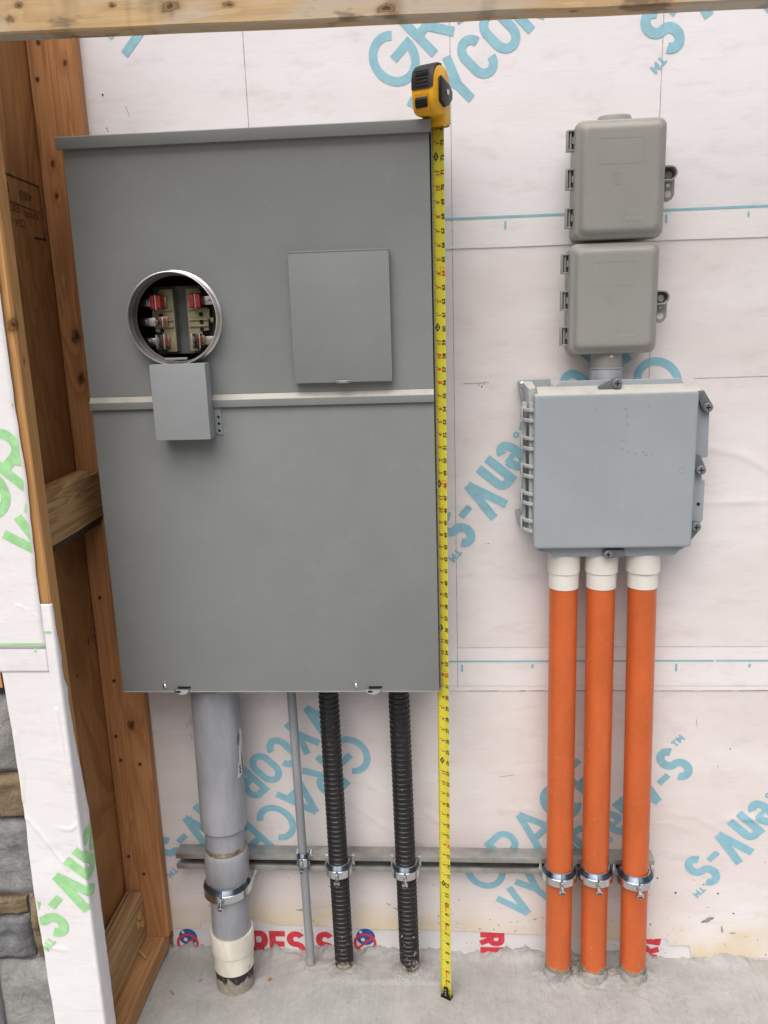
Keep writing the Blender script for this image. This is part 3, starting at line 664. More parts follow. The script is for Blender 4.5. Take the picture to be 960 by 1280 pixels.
# header across the top of the bay
kh = [(-0.667, -0.413, 2.031, 0.005), (-0.684, -0.413, 2.012, 0.006), (-0.52, -0.413, 2.022, 0.005), (-0.43, -0.413, 2.014, 0.011), (-0.34, -0.413, 2.014, 0.006), (-0.1, -0.413, 1.995, 0.009), (0.18, -0.406, 1.976, 0.006), (0.259, -0.410, 1.976, 0.005)]
W_HEAD = wood('lumber_header', (0.60, 0.425, 0.225), (0.42, 0.26, 0.115), 'x', kh, grey=0.9, contrast=0.6)
def hz(x): return lerp(1.992, 1.976, (x+0.70)/1.16)
rings = []
for k in range(49):
    x = lerp(-0.7385, 1.7, k/48); z = hz(x)+0.0015*N3(x*6, 1); c = 0.003+0.0015*N3(x*8, 4)
    rings.append([(x, y, zz) for y, zz in [(-0.413, z+c), (-0.413, z+0.089-c), (-0.413+c, z+0.089), (-0.375-c, z+0.089), (-0.375, z+0.089-c), (-0.375, z+c), (-0.375-c, z), (-0.413+c, z)]])
tag(MB().loft(rings).build('header_beam', W_HEAD, origin=(-0.70, -0.394, 1.99), ang=28), 'knotty weathered lumber beam running across the very top of the picture', 'beam')

# ================================================================== FRONT WALL LEFT OF THE STUD WALL: WRAP AND STONE
wrap = thing('membrane_wrap', (-0.80, -0.418, 0), 'loose white membrane with green lettering wrapped around the front stud at far left', 'membrane')
def wy(x, z): return -0.4165-0.0010-0.0020*max(0, N3(x*7, z*5, 1.1))-0.0007*N3(x*24, z*18, 3)-0.0008*max(0, N3(x*16+z*9, z*4, 6))**2
WR2 = [([(-0.90, 1.14), (-0.83, 1.10), (-0.795, 1.055), (-0.765, 1.035)], 0.0018, 0.0032), ([(-0.88, 1.205), (-0.83, 1.17), (-0.80, 1.12), (-0.785, 1.09)], 0.0016, 0.003), ([(-0.86, 0.64), (-0.835, 0.615), (-0.80, 0.56), (-0.772, 0.51)], 0.0020, 0.0034), ([(-0.840, 0.80), (-0.836, 0.72), (-0.843, 0.66)], 0.0018, 0.004), ([(-0.752, 0.85), (-0.750, 0.76), (-0.746, 0.70)], 0.0020, 0.0035), ([(-0.775, 0.60), (-0.755, 0.598), (-0.74, 0.61)], 0.0018, 0.003), ([(-0.858, 0.36), (-0.84, 0.33), (-0.80, 0.325)], 0.0014, 0.004)]
def wdisp(x, z):
    d = 0
    for P, h, wd in WR2:
        best = 9
        for (ax, az), (bx, bz) in zip(P, P[1:]):
            ux, uz = bx-ax, bz-az; t = max(0, min(1, ((x-ax)*ux+(z-az)*uz)/(ux*ux+uz*uz))); best = min(best, math.hypot(x-ax-t*ux, z-az-t*uz))
        d += h*math.exp(-(best/wd)**2)
    return d
def sheet2(name, x0f, x1f, z0, z1, nx_, nz_, y, mat=M_WRAP):
    V = []
    for j in range(nz_+1):
        z = lerp(z0, z1, j/nz_)
        for i in range(nx_+1):
            x = lerp(x0f(z), x1f(z), i/nx_); V.append((x, wy(x, z)-wdisp(x, z)-y, z))
    F = [(j*(nx_+1)+i, j*(nx_+1)+i+1, (j+1)*(nx_+1)+i+1, (j+1)*(nx_+1)+i) for j in range(nz_) for i in range(nx_)]
    m = MB(); m.add(V, F); o = m.build(name, mat, wrap, ang=80)
    md = o.modifiers.new('thickness', 'SOLIDIFY'); md.thickness = 0.0005; md.offset = 0
    return o
RIGHT = [(0.9, -0.757), (1.10, -0.757), (1.20, -0.7535), (1.29, -0.751), (1.40, -0.7545), (2.4, -0.754)]
upper = sheet2('upper_sheet', lambda z: -2.4, lambda z: interp(RIGHT, z)+0.0012*N3(z*30), 0.972, 2.3, 150, 110, 0.0012)
lower_tab = sheet2('tab_sheet', lambda z: -0.8500, lambda z: -0.7570+0.001*N3(z*25), 0.926, 1.060, 30, 30, 0.0009)
# wrap over the post: return edge, front, corner, side
def side_reach(z): return interp([(-0.02, 0.040), (0.55, 0.040), (0.62, 0.038), (0.66, 0.033), (0.70, 0.030), (0.75, 0.022), (0.80, 0.018), (0.86, 0.014), (0.885, 0.018), (0.905, 0.008), (0.93, 0.006), (0.95, 0.009), (1.0, 0.003), (1.06, 0.001)], z)+0.0012*N3(z*40, 7)
def post_pt(s, z, lift=0.0):
    """s = x along the front up to the corner at -0.7392, then round it and back along the side"""
    c = -0.7385
    L = lift+0.0016
    if s <= c-0.004: return (s, wy(s, z)-wdisp(s, z)-lift, z)
    if s <= c+0.004:
        a = (s-c+0.004)/0.008*PI/2; cx, cy = c-0.004, -0.4125
        return (cx+(0.004+L)*math.sin(a), min(cy-(0.004+L)*math.cos(a)-0.001, -0.40), z)
    y = -0.4125+(s-c-0.004)
    return (c+L+0.0012*max(0, N3(y*50, z*9)), y, z)
V = []; nz_ = 300; nx_ = 60
for j in range(nz_+1):
    z = lerp(-0.012, 1.058, j/nz_)
    left = interp([(0.12, -0.8435), (0.33, -0.846), (0.45, -0.848), (0.62, -0.8445), (0.76, -0.844), (0.92, -0.8475), (1.1, -0.846)], z)
    for i in range(nx_+1):
        s = lerp(left+0.0015*N3(z*14, 8), -0.7345+side_reach(z), i/nx_); V.append(post_pt(s, z))
m = MB(); m.add(V, [(j*(nx_+1)+i, j*(nx_+1)+i+1, (j+1)*(nx_+1)+i+1, (j+1)*(nx_+1)+i) for j in range(nz_) for i in range(nx_)])
o = m.build('post_wrap', M_WRAP, wrap, ang=80); md = o.modifiers.new('thickness', 'SOLIDIFY'); md.thickness = 0.0005; md.offset = 0
POSTW = o
gx, gz = block_from_S(-0.829, 0.397, 228)
print_block(gx, gz, 228, M_GREEN, o, lambda a, b, l: post_pt(a, b, 0.0016+l), (-0.8435, -0.7345+0.036, 0.05, 0.90), 0.006)
for gx, gz, an in ((-0.835, 1.266, 47), (*block_from_S(-1.20, 1.55, 228), 228), (-1.55, 1.20, 47)):
    print_block(gx, gz, an, M_GREEN, upper, lambda a, b, l: (a, wy(a, b)-wdisp(a, b)-0.0012-0.0009-l, b), (-2.2, -0.7575, 0.985, 2.2))
def tab_strip(x0, x1, z, hgt, par, y): 
    n = 8; V = []
    for i in range(n+1):
        x = lerp(x0, x1, i/n); V += [(x, wy(x, z)-wdisp(x, z)-y, z-hgt/2), (x, wy(x, z)-wdisp(x, z)-y, z+hgt/2)]
    q = MB(); q.add(V, [(2*i, 2*i+2, 2*i+3, 2*i+1) for i in range(n)]); q.build('printed_line', M_GREEN, par)
tab_strip(-0.8499, -0.758, 0.981, 0.0045, lower_tab, 0.0016); tab_strip(-0.757, -0.7425, 1.004, 0.004, POSTW, 0.0009); tab_strip(-0.779, -0.775, 0.970, 0.010, lower_tab, 0.0016)

fw_ = thing('stone_wall', (-1.4, -0.39, FLOOR), 'grey and brown cut stone veneer with pale mortar at the lower left edge', 'stone wall')
MB().box(-2.4, -0.853, -0.375, -0.24, -0.02, 0.872).build('mortar_bed', plain('pale_mortar', (0.40, 0.395, 0.375), 0.95, 0, 0.12, 60, 0.5, 200), fw_)
def stone_mat(name, a, b, c_):
    M = Mat(name); v = M.noise(9, 6, 0.65, 0.6); v2 = M.noise(60, 6, 0.7)
    c = M.mix(M.ramp(v, 0.32, 0.68), a, b); c = M.mix(M.math('MULTIPLY', M.ramp(v2, 0.45, 0.7), 0.5), c, c_)
    M.set(Base_Color=c, Roughness=0.85); p = M.bump(v2, 0.7, 0.006); M.bump(M.noise(26, 6, 0.7, 1.0), 0.7, 0.012, p); M.b.inputs['Specular IOR Level'].default_value = 0.3
    return M.m
SG = [stone_mat('stone_grey', (0.20, 0.205, 0.215), (0.30, 0.305, 0.31), (0.38, 0.38, 0.38)), stone_mat('stone_tan', (0.17, 0.125, 0.075), (0.29, 0.225, 0.14), (0.12, 0.10, 0.08)),
      stone_mat('stone_dark', (0.15, 0.155, 0.165), (0.21, 0.215, 0.225), (0.28, 0.285, 0.29)), stone_mat('stone_pale', (0.27, 0.275, 0.27), (0.35, 0.355, 0.34), (0.24, 0.245, 0.24))]
def stone(x0, x1, z0, z1, mi, seed, proud=0.012, y=-0.385, slant=0):
    n = 18; m = 16; V = []; cx, cz = (x0+x1)/2, (z0+z1)/2
    for j in range(m+1):
        for i in range(n+1):
            u, v = i/n*2-1, j/m*2-1
            x = cx+(x1-x0)/2*u; z = cz+(z1-z0)/2*v
            x += 0.003*N3(z*22, seed, 3)*abs(u); z += 0.003*N3(x*22, seed, 5)*abs(v)+slant*u*(x1-x0)*0.5
            e = (1-abs(u)**9)*(1-abs(v)**9)
            yy = y-proud*e-0.013*e*(FB(x*16, z*16, seed)*0.9+0.7*abs(N3(x*35+seed, z*30))+0.35*abs(N3(x*80, z*80, seed)))
            V.append((x, yy, z))
    F = [(j*(n+1)+i, j*(n+1)+i+1, (j+1)*(n+1)+i+1, (j+1)*(n+1)+i) for j in range(m) for i in range(n)]
    rim = [i for i in range(n+1)]+[j*(n+1)+n for j in range(1, m+1)]+[m*(n+1)+i for i in range(n-1, -1, -1)]+[j*(n+1) for j in range(m-1, 0, -1)]
    o = len(V); V += [(V[i][0], -0.372, V[i][2]) for i in rim]
    F += [(rim[k], o+k, o+(k+1) % len(rim), rim[(k+1) % len(rim)]) for k in range(len(rim))]
    q = MB(); q.add(V, F); return q.build('stone', SG[mi], fw_, ang=50)
ST = [(-1.12, -0.840, 0.705, 0.868, 3), (-1.05, -0.840, 0.604, 0.698, 1), (-1.10, -0.840, 0.429, 0.597, 0), (-1.05, -0.886, 0.384, 0.420, 1), (-1.06, -0.884, 0.278, 0.379, 2), (-0.874, -0.838, 0.278, 0.420, 1), (-0.965, -0.838, 0.02, 0.268, 3), (-1.18, -0.975, 0.05, 0.268, 0),
      (-1.40, -1.13, 0.70, 0.868, 0), (-1.35, -1.06, 0.60, 0.69, 2), (-1.38, -1.11, 0.43, 0.59, 3), (-1.36, -1.07, 0.278, 0.42, 1), (-1.45, -1.19, 0.02, 0.268, 2), (-1.75, -1.41, 0.66, 0.868, 1), (-1.7, -1.39, 0.40, 0.65, 0), (-1.72, -1.37, 0.25, 0.39, 3), (-1.8, -1.46, 0.02, 0.24, 0)]
for i, s in enumerate(ST): stone(*s, i*3.7+1)
tag(MB().box(-2.4, -0.853, -0.414, -0.37, 0.893, 0.99).build('ledger_board', W_FRONT, fw_), 'orange lumber strip above the stone')
MB().box(-2.4, -0.853, -0.395, -0.35, 0.872, 0.893).build('flashing', plain('dark_flashing', (0.03, 0.03, 0.03), 0.6), fw_)
tag(MB().box(-2.4, -0.85, -0.410, -0.37, 0.99, 2.3).build('front_sheathing', W_PLATE, fw_), 'board backing behind the white wrap')

# ================================================================== METER PANEL
pn = thing('meter_panel', (-0.383, -0.09, 0.771), 'large grey steel electrical panel with an open round meter socket', 'electrical panel')
m = MB(); x0, x1, z0, z1 = -0.7285, -0.0365, 0.7725, 1.868
m.box(x0, x1, -0.010, -0.007, z0, z1); m.box(x0, x0+0.002, -0.166, -0.010, z0, z1); m.box(x1-0.002, x1, -0.166, -0.010, z0, z1)
m.box(x0+0.002, x1-0.002, -0.166, -0.010, z1-0.002, z1); m.box(x0+0.002, x1-0.002, -0.166, -0.010, z0, z0+0.002)
m.build('enclosure', M_PANEL, pn)
RC = (-0.536, 1.553)
def plate_hole(x0, x1, z0, z1, y0, y1, cx, cz, r, n=72):
    angs = sorted([2*PI*i/n for i in range(n)]+[math.atan2(z-cz, x-cx) % (2*PI) for x in (x0, x1) for z in (z0, z1)])
    inn, out = [], []
    for a in angs:
        c, s = math.cos(a), math.sin(a); t = min((x1-cx)/c if c > 1e-9 else (x0-cx)/c if c < -1e-9 else 9, (z1-cz)/s if s > 1e-9 else (z0-cz)/s if s < -1e-9 else 9)
        inn.append((cx+r*c, cz+r*s)); out.append((cx+t*c, cz+t*s))
    R = lambda L, y: [(p[0], y, p[1]) for p in L]
    q = MB(); q.loft([R(inn, y0), R(out, y0), R(out, y1), R(inn, y1), R(inn, y0)], False, False); return q
q = plate_hole(-0.7245, -0.0415, 1.4055, 1.867, -0.1675, -0.1755, RC[0], RC[1], 0.0825); q.build('upper_cover', M_PANEL, pn)
MB().box(-0.7245, -0.0415, -0.1755, -0.1675, 0.7715, 1.3805).build('lower_cover', M_PANEL, pn, bevel=0.0016)
# drip strip between the covers
MB().prism([(-0.1675, 1.3815), (-0.1835, 1.3805), (-0.1835, 1.3945), (-0.1757, 1.4050), (-0.1675, 1.4050)], -0.7248, -0.0412, 'x').build('divider_strip', M_PANEL2, pn, bevel=0.0008)
MB().prism([(-0.006, 1.8685), (-0.1745, 1.8685), (-0.1760, 1.8655), (-0.1860, 1.8650), (-0.1875, 1.8855), (-0.1835, 1.8875), (-0.006, 1.906)], -0.7330, -0.0375, 'x').build('hood', M_PANEL, pn, bevel=0.0014)
MB().box(-0.7245, -0.0415, -0.1772, -0.1756, 0.7705, 0.7725).build('bottom_lip', M_PANEL2, pn)
# breaker door
d = MB().box(-0.309, -0.1195, -0.1955, -0.1760, 1.4235, 1.6655).build('breaker_door', M_PANEL, pn, bevel=0.0022)
MB().box(-0.3095, -0.1190, -0.1962, -0.1920, 1.6645, 1.6670).build('door_lip', M_PANEL2, d, bevel=0.0006)
m = MB(); m.box(-0.228, -0.201, -0.1990, -0.1957, 1.4225, 1.4275); m.build('latch', M_ZINC, d, bevel=0.0012)
for x in (-0.2245, -0.2045): MB().cyl((x, -0.1980, 1.425), (x, -0.1995, 1.425), 0.0016, n=10).build('rivet', M_HOLE, d)
# meter ring
def ylathe(prof, c=RC, n=72):      # profile (radius, y)
    q = MB(); q.loft([[(c[0]+r*math.cos(2*PI*i/n), y, c[1]+r*math.sin(2*PI*i/n)) for i in range(n)] for r, y in prof], False, False); return q
rg = ylathe([(0.0905, -0.1756), (0.0905, -0.1785), (0.0872, -0.1800), (0.0872, -0.1990), (0.0885, -0.2015), (0.0885, -0.2038), (0.0875, -0.2055), (0.0862, -0.2058), (0.0852, -0.2045), (0.0850, -0.2020)])
rg = rg.build('meter_ring', M_ALU, pn)
ylathe([(0.0850, -0.2021), (0.0842, -0.2000), (0.0838, -0.1920), (0.0826, -0.1905), (0.0822, -0.1680), (0.0812, -0.1672)]).build('ring_wall', M_RINGIN, rg)
MB().box(-0.557, -0.513, -0.2045, -0.1990, 1.476, 1.480).build('ring_latch', M_LOCK, rg, bevel=0.001)
# socket inside, with an added dark liner that paints in its shade
m = MB(); m.box(-0.650, -0.425, -0.0340, -0.0320, 1.44, 1.665); sb = m.build('socket_shade_back', M_INSHADE, pn)
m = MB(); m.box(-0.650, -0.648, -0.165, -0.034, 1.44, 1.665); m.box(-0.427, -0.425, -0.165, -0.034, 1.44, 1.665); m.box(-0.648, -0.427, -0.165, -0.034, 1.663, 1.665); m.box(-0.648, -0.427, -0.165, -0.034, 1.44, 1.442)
m.build('socket_shade_sides', M_INSHADE, pn)
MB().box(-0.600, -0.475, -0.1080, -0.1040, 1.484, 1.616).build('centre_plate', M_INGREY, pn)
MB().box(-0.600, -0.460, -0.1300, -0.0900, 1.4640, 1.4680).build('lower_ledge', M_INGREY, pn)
def socket_block(cx, sgn):
    """khaki moulded base; sgn=-1 left one (terminals to the left)"""
    P = lambda a: cx+sgn*a
    out = [(-0.017, 1.610), (0.008, 1.610), (0.017, 1.597), (0.017, 1.572), (0.010, 1.572), (0.027, 1.570), (0.027, 1.551), (0.024, 1.549), (0.024, 1.529), (0.010, 1.527), (0.012, 1.505), (0.002, 1.489), (-0.017, 1.489)]
    b = MB().prism([(P(a), z) for a, z in out], -0.130, -0.108).build('socket_base', M_KHAKI, pn, bevel=0.0008)
    for zc in (1.560, 1.545, 1.531):
        MB().cyl((P(0.010), -0.1295, zc), (P(0.010), -0.1312, zc), 0.0042, n=14).build('bolt_hole', M_HOLE, b)
    for z in (1.5705, 1.5505, 1.5380): MB().box(min(P(-0.014), P(0.024)), max(P(-0.014), P(0.024)), -0.1345, -0.1300, z-0.0013, z+0.0013).build('rib', M_KHAKI, b)
    return b
for cx, sgn in ((-0.571, -1), (-0.510, 1)):
    b = socket_block(cx, sgn); P = lambda a: cx+sgn*a
    for k, zc in enumerate((1.586, 1.548, 1.509)):
        if sgn == 1 and k == 1: continue
        dx = 0.004 if k == 1 else 0
        jo = -0.011 if sgn == -1 else -0.015
        j = MB(); j.box(*sorted((P(jo+0.006), P(jo+0.030))), -0.1360, -0.1330, zc-0.010, zc+0.010); j.build('copper_tab', M_COPPER, b, bevel=0.0005)
        tb = MB(); tb.box(*sorted((P(jo+0.030), P(jo+0.058+dx))), -0.1400, -0.1365, zc-0.008, zc+0.008); tb = tb.build('terminal', M_STEEL, b, bevel=0.0006)
        MB().cyl((P(jo+0.049+dx), -0.139, zc), (P(jo+0.049+dx), -0.1425, zc), 0.0055, n=16).build('terminal_screw', M_ZINC, b)
        MB().box(P(jo+0.049+dx)-0.0045, P(jo+0.049+dx)+0.0045, -0.1430, -0.1424, zc-0.0007, zc+0.0007).build('screw_slot', M_HOLE, b)
        if k == 0:
            for s2 in (-1, 1):
                jj = MB(); jj.loft([[(P(jo+0.022+s2*0.006+u*0.0055), y, zc+v*0.0145) for u, v in ((-1, -1), (1, -1), (1, 1), (-1, 1))] for y in (-0.136, -0.150)]+[[(P(jo+0.022+s2*0.0065+u*0.004), -0.157, zc+v*0.012) for u, v in ((-1, -1), (1, -1), (1, 1), (-1, 1))]])
                jj.build('jaw_cover', M_REDTAG, b, bevel=0.002)
            MB().box(P(jo+0.022)-0.0012, P(jo+0.022)+0.0012, -0.154, -0.137, zc-0.015, zc+0.013).build('jaw', M_STEEL, b)
        else:
            hh = 0.008 if k == 1 else 0.014
            for s2 in (-1, 1): MB().prism([(P(jo+0.018+s2*0.0025), -0.136), (P(jo+0.018+s2*0.0075), -0.136), (P(jo+0.018+s2*0.0068), -0.150), (P(jo+0.018+s2*0.009), -0.157), (P(jo+0.018+s2*0.0065), -0.157), (P(jo+0.018+s2*0.0025), -0.150)], zc-hh, zc+hh, 'z').build('jaw', M_STEEL if k == 2 else M_ZINC, b, bevel=0.0004)
MB().cyl((-0.474, -0.131, 1.548), (-0.480, -0.131, 1.548), 0.006, n=14).build('ear', M_KHAKI, pn)
# seal cover under the ring
lk = MB().box(-0.5815, -0.4735, -0.2260, -0.1905, 1.3235, 1.4690).build('seal_cover', M_LOCK, pn, bevel=0.0016)
MB().box(-0.5790, -0.4760, -0.1906, -0.1760, 1.3250, 1.4640).build('seal_cover_back', M_LOCK, lk)
MB().prism([(-0.4760, 1.330), (-0.4760, 1.383), (-0.4630, 1.3800), (-0.4615, 1.326), (-0.470, 1.3265)], -0.1785, -0.1762).build('flange', M_LOCK, lk, bevel=0.0006)
for z in (1.361, 1.348, 1.334): MB().cyl((-0.4675, -0.1784, z), (-0.4675, -0.1790, z), 0.0028, n=12).build('flange_hole', M_HOLE, lk)
# hasps and screws at the bottom edge
for xs_, xl in ((-0.6310, -0.5925), (-0.2170, -0.1800)):
    s = MB().lathe([(0.0050, 0), (0.0050, 0.0015), (0.0038, 0.003), (0.0012, 0.0038)], (xs_, -0.1756, 0.7850), (xs_, -0.19, 0.7850), 18).build('screw', M_ZINC, pn)
    MB().cyl((xs_, -0.1750, 0.7940), (xs_, -0.1772, 0.7945), 0.0030, n=12).build('screw_dimple', M_PANEL2, pn)
    MB().box(xl-0.010, xl+0.018, -0.1765, -0.1755, 0.7790, 0.7835).build('hasp_slot', M_HOLE, pn)
    pts = [(xl-0.017, 0.7800)]+[(xl-0.001+0.016*math.cos(a), 0.7795-0.0125*math.sin(a)) for a in [PI*i/12 for i in range(12, -1, -1)]]
    hp = MB().prism(pts, -0.1830, -0.1800).build('hasp', M_ZINC, pn, bevel=0.0006)
    MB().prism([(xl-0.007+0.0055*math.cos(2*PI*i/14), 0.7745+0.0024*math.sin(2*PI*i/14)) for i in range(14)], -0.1835, -0.1829).build('hasp_hole', M_HOLE, hp)

# ================================================================== SMALL PLASTIC BOXES
def nic_box(x0, x1, z0, z1, label, bump_top, latch_z, hz_):
    t = thing('utility_box', ((x0+x1)/2, -0.05, z0), label, 'utility box', 'warm grey plastic utility boxes')
    def ring(ins, y, r): return [(x, y, z) for x, z in rrect(x0+ins, x1-ins, z0+ins, z1-ins, r)]
    MB().loft([ring(0.004, -0.006, 0.012), ring(0.003, -0.066, 0.014), ring(0.0045, -0.068, 0.014)], cap1=True).build('base', M_NIC, t)
    ld = MB().loft([ring(0.001, -0.0685, 0.015), ring(-0.0005, -0.074, 0.016), ring(0.0, -0.088, 0.016), ring(0.0012, -0.0945, 0.016), ring(0.0040, -0.0980, 0.015), ring(0.0078, -0.0990, 0.013), ring(0.0098, -0.1030, 0.012), ring(0.0125, -0.1078, 0.011), ring(0.0155, -0.1105, 0.010), ring(0.0185, -0.1115, 0.009), ring(0.0225, -0.1116, 0.008)]).build('lid', M_NIC, t, ang=50)
    cx = (x0+x1)/2
    def frame_(a0, a1, b0, b1, w_, name):
        o = rrect(a0, a1, b0, b1, 0.004, 4); i = rrect(a0+w_, a1-w_, b0+w_, b1-w_, 0.003, 4)
        q = MB(); q.loft([[(p[0], -0.1113, p[1]) for p in o], [(p[0], -0.11185, p[1]) for p in o], [(p[0], -0.11185, p[1]) for p in i], [(p[0], -0.1113, p[1]) for p in i]], False, False); q.build(name, M_NIC, ld)
    H = z1-z0
    frame_(cx-0.044, cx+0.040, z1-0.052-0.030, z1-0.036, 0.0010, 'embossed_frame')
    frame_(cx+0.003, cx+0.048, z0+0.024, z0+0.044, 0.0009, 'embossed_frame')
    q = MB(); cz = z0+H*0.50
    for r0, r1 in ((0.0105, 0.0098), (0.0045, 0.0038)):
        q.loft([[(cx-0.008+r*math.cos(2*PI*i/24), y, cz+r*math.sin(2*PI*i/24)) for i in range(24)] for r, y in ((r0, -0.1113), (r0, -0.1119), (r1, -0.1119), (r1, -0.1113))], False, False)
    q.build('embossed_ring', M_NIC, ld)
    for k in range(3):
        xa = cx+0.010+k*0.012; MB().box(xa, xa+0.007, -0.1118, -0.1113, z0+0.030, z0+0.038).build('embossed_mark', M_NIC, ld, bevel=0.0004)
    for zc in hz_:
        h = MB(); h.box(x0-0.0110, x0+0.002, -0.066, -0.060, zc-0.016, zc+0.016); h.box(x0-0.0135, x0-0.0105, -0.080, -0.062, zc-0.019, zc+0.019); h.box(x0-0.0110, x0+0.002, -0.080, -0.064, zc+0.0160, zc+0.019); h.box(x0-0.0110, x0+0.002, -0.080, -0.064, zc-0.019, zc-0.0160)
        h = h.build('hinge', M_NIC, t, bevel=0.0007)
        MB().cyl((x0-0.0060, -0.074, zc-0.0185), (x0-0.0060, -0.074, zc+0.0185), 0.0024, n=10).build('hinge_pin', M_NIC, h)
        MB().box(x0-0.0030, x0+0.003, -0.078, -0.066, zc-0.006, zc+0.006).build('hinge_knuckle', M_NIC, h)
    if bump_top:
        q = MB(); q.loft([[(cx-0.004+r*0.032*math.cos(a), -0.045+0.024*r*math.sin(a), z) for a in [2*PI*i/28 for i in range(28)]] for r, z in ((1, z1-0.004), (1, z1+0.010), (0.93, z1+0.0135), (0.6, z1+0.015))]); q.build('top_knockout', M_NIC, t)
    # latch: lid tab over base tab
    lz = latch_z
    tabs = [(x1-0.004, lz+0.030), (x1+0.012, lz+0.030), (x1+0.021, lz+0.024), (x1+0.025, lz+0.014), (x1+0.025, lz-0.022), (x1+0.020, lz-0.030), (x1+0.012, lz-0.034), (x1-0.004, lz-0.030)]
    bt = MB().prism(tabs, -0.0665, -0.0620).build('latch_plate', M_NIC, t, bevel=0.0008)
    MB().cyl((x1+0.012, -0.0663, lz-0.020), (x1+0.012, -0.0672, lz-0.020), 0.0065, n=18).build('latch_hole', plain('seen_through_white', (0.72, 0.68, 0.68), 0.6), bt)
    MB().cyl((x1+0.012, -0.0663, lz-0.004), (x1+0.012, -0.0674, lz-0.004), 0.0035, n=14).build('latch_rivet', M_ZINC, bt)
    # U-shaped lid tab: rim standing proud
    path = [(x1-0.004, lz+0.029)]+[(x1+0.010+0.0135*math.sin(a), lz+0.0155+0.0135*math.cos(a)) for a in [PI*i/12 for i in range(13)]]+[(x1-0.004, lz+0.002)]
    inn = [(x1-0.004, lz+0.0265)]+[(x1+0.010+0.0110*math.sin(a), lz+0.0155+0.0110*math.cos(a)) for a in [PI*i/12 for i in range(13)]]+[(x1-0.004, lz+0.0045)]
    q = MB(); n = len(path)
    q.loft([[(p[0], -0.066, p[1]) for p in path], [(p[0], -0.092, p[1]) for p in path], [(p[0], -0.092, p[1]) for p in inn], [(p[0], -0.066, p[1]) for p in inn]], False, False, closed=False)
    lt = q.build('latch_tab', M_NIC, t)
    MB().prism(inn, -0.0690, -0.0668).build('latch_well', M_CLIP, lt)
    MB().cyl((x1+0.012, -0.0690, lz+0.014), (x1+0.012, -0.0705, lz+0.014), 0.0068, n=18).build('latch_screw', M_STEEL if not bump_top else plain('seen_through_white2', (0.66, 0.62, 0.62), 0.6), lt)
    return t
nic_box(0.2325, 0.4015, 1.6745, 1.890, 'upper warm grey plastic utility box with a bump on its top edge', True, 1.7755, (1.858, 1.789, 1.718))
nb = nic_box(0.2260, 0.3970, 1.4575, 1.6690, 'lower warm grey plastic utility box just above the blue grey junction box', False, 1.5475, (1.633, 1.563, 1.494))
m = MB(); m.lathe([(0.0335, 0), (0.0335, 0.024), (0.0325, 0.026), (0.0345, 0.027), (0.0345, 0.030)], (0.3085, -0.055, 1.400), (0.3085, -0.055, 1.5), 36)
cn = thing('conduit_nipple', (0.3085, -0.055, 1.40), 'short grey pipe nipple joining the lower utility box to the junction box', 'pipe fitting')
m.build('socket', M_PVC, cn); MB().lathe([(0.0315, 0), (0.0315, 0.030)], (0.3085, -0.055, 1.429), (0.3085, -0.055, 1.5), 36).build('sleeve', M_NIC, cn)
MB().lathe([(0.0030, 0), (0.0030, 0.003), (0.001, 0.004)], (0.309, -0.104, 1.4545), (0.309, -0.11, 1.4525), 12).build('screw', M_ZINC, cn)

# ================================================================== JUNCTION BOX
jb = thing('junction_box', (0.318, -0.07, 1.03), 'square blue grey plastic junction box with hinged lid above the orange conduits', 'junction box')
MB().loft([[(x, y, z) for x, z in rrect(0.166+i, 0.474-i, 1.052+i, 1.394-i, 0.012)] for i, y in ((0.004, -0.006), (0.0, -0.095))]).build('body', M_JB, jb)
# flange lips round the body, trapezoids bent out
def lip(poly, y0, y1, name='rim_lip'): return MB().prism(poly, y0, y1).build(name, M_JB, jb, bevel=0.0015)
lip([(0.190, 1.386), (0.460, 1.386), (0.448, 1.403), (0.443, 1.4065), (0.2135, 1.4065), (0.208, 1.404)], -0.100, -0.090)
lip([(0.168, 1.074), (0.472, 1.074), (0.448, 1.0445), (0.200, 1.0445)], -0.112, -0.100)
lip([(0.470, 1.372), (0.508, 1.355), (0.5100, 1.245), (0.4985, 1.2440), (0.500, 1.198), (0.5070, 1.1975), (0.507, 1.115), (0.4985, 1.098), (0.470, 1.075)], -0.092, -0.080)
MB().box(0.160, 0.478, -0.108, -0.0945, 1.068, 1.388).build('rim', M_JB, jb, bevel=0.003)
MB().prism([(-0.1300, 1.3835), (-0.1050, 1.3960), (-0.0940, 1.3965), (-0.0940, 1.380), (-0.1250, 1.380)], 0.163, 0.478, 'x').build('sloped_ledge', M_JB, jb, bevel=0.001)
MB().loft([[(0.140, -0.020, 1.404), (0.162, -0.020, 1.404), (0.162, -0.020, 1.352), (0.146, -0.020, 1.352)], [(0.150, -0.085, 1.392), (0.164, -0.085, 1.394), (0.164, -0.085, 1.350), (0.150, -0.085, 1.350)]]).build('sloped_corner', M_JBL, jb, bevel=0.001)
MB().prism([(0.1325, 1.402), (0.139, 1.4065), (0.200, 1.4065), (0.200, 1.385), (0.165, 1.372), (0.150, 1.352), (0.143, 1.352)], -0.030, -0.012).build('mounting_ear', M_JB, jb, bevel=0.002)
e = MB().lathe([(0.0062, 0), (0.0062, 0.002), (0.004, 0.0035)], (0.1425, -0.030, 1.3965), (0.1425, -0.05, 1.3965), 18).build('screw', M_ZINC, jb)
MB().prism([(0.128, 1.128), (0.1365, 1.132), (0.150, 1.10), (0.150, 1.090), (0.134, 1.094)], -0.03, -0.012).build('mounting_ear', M_JB, jb, bevel=0.0015)
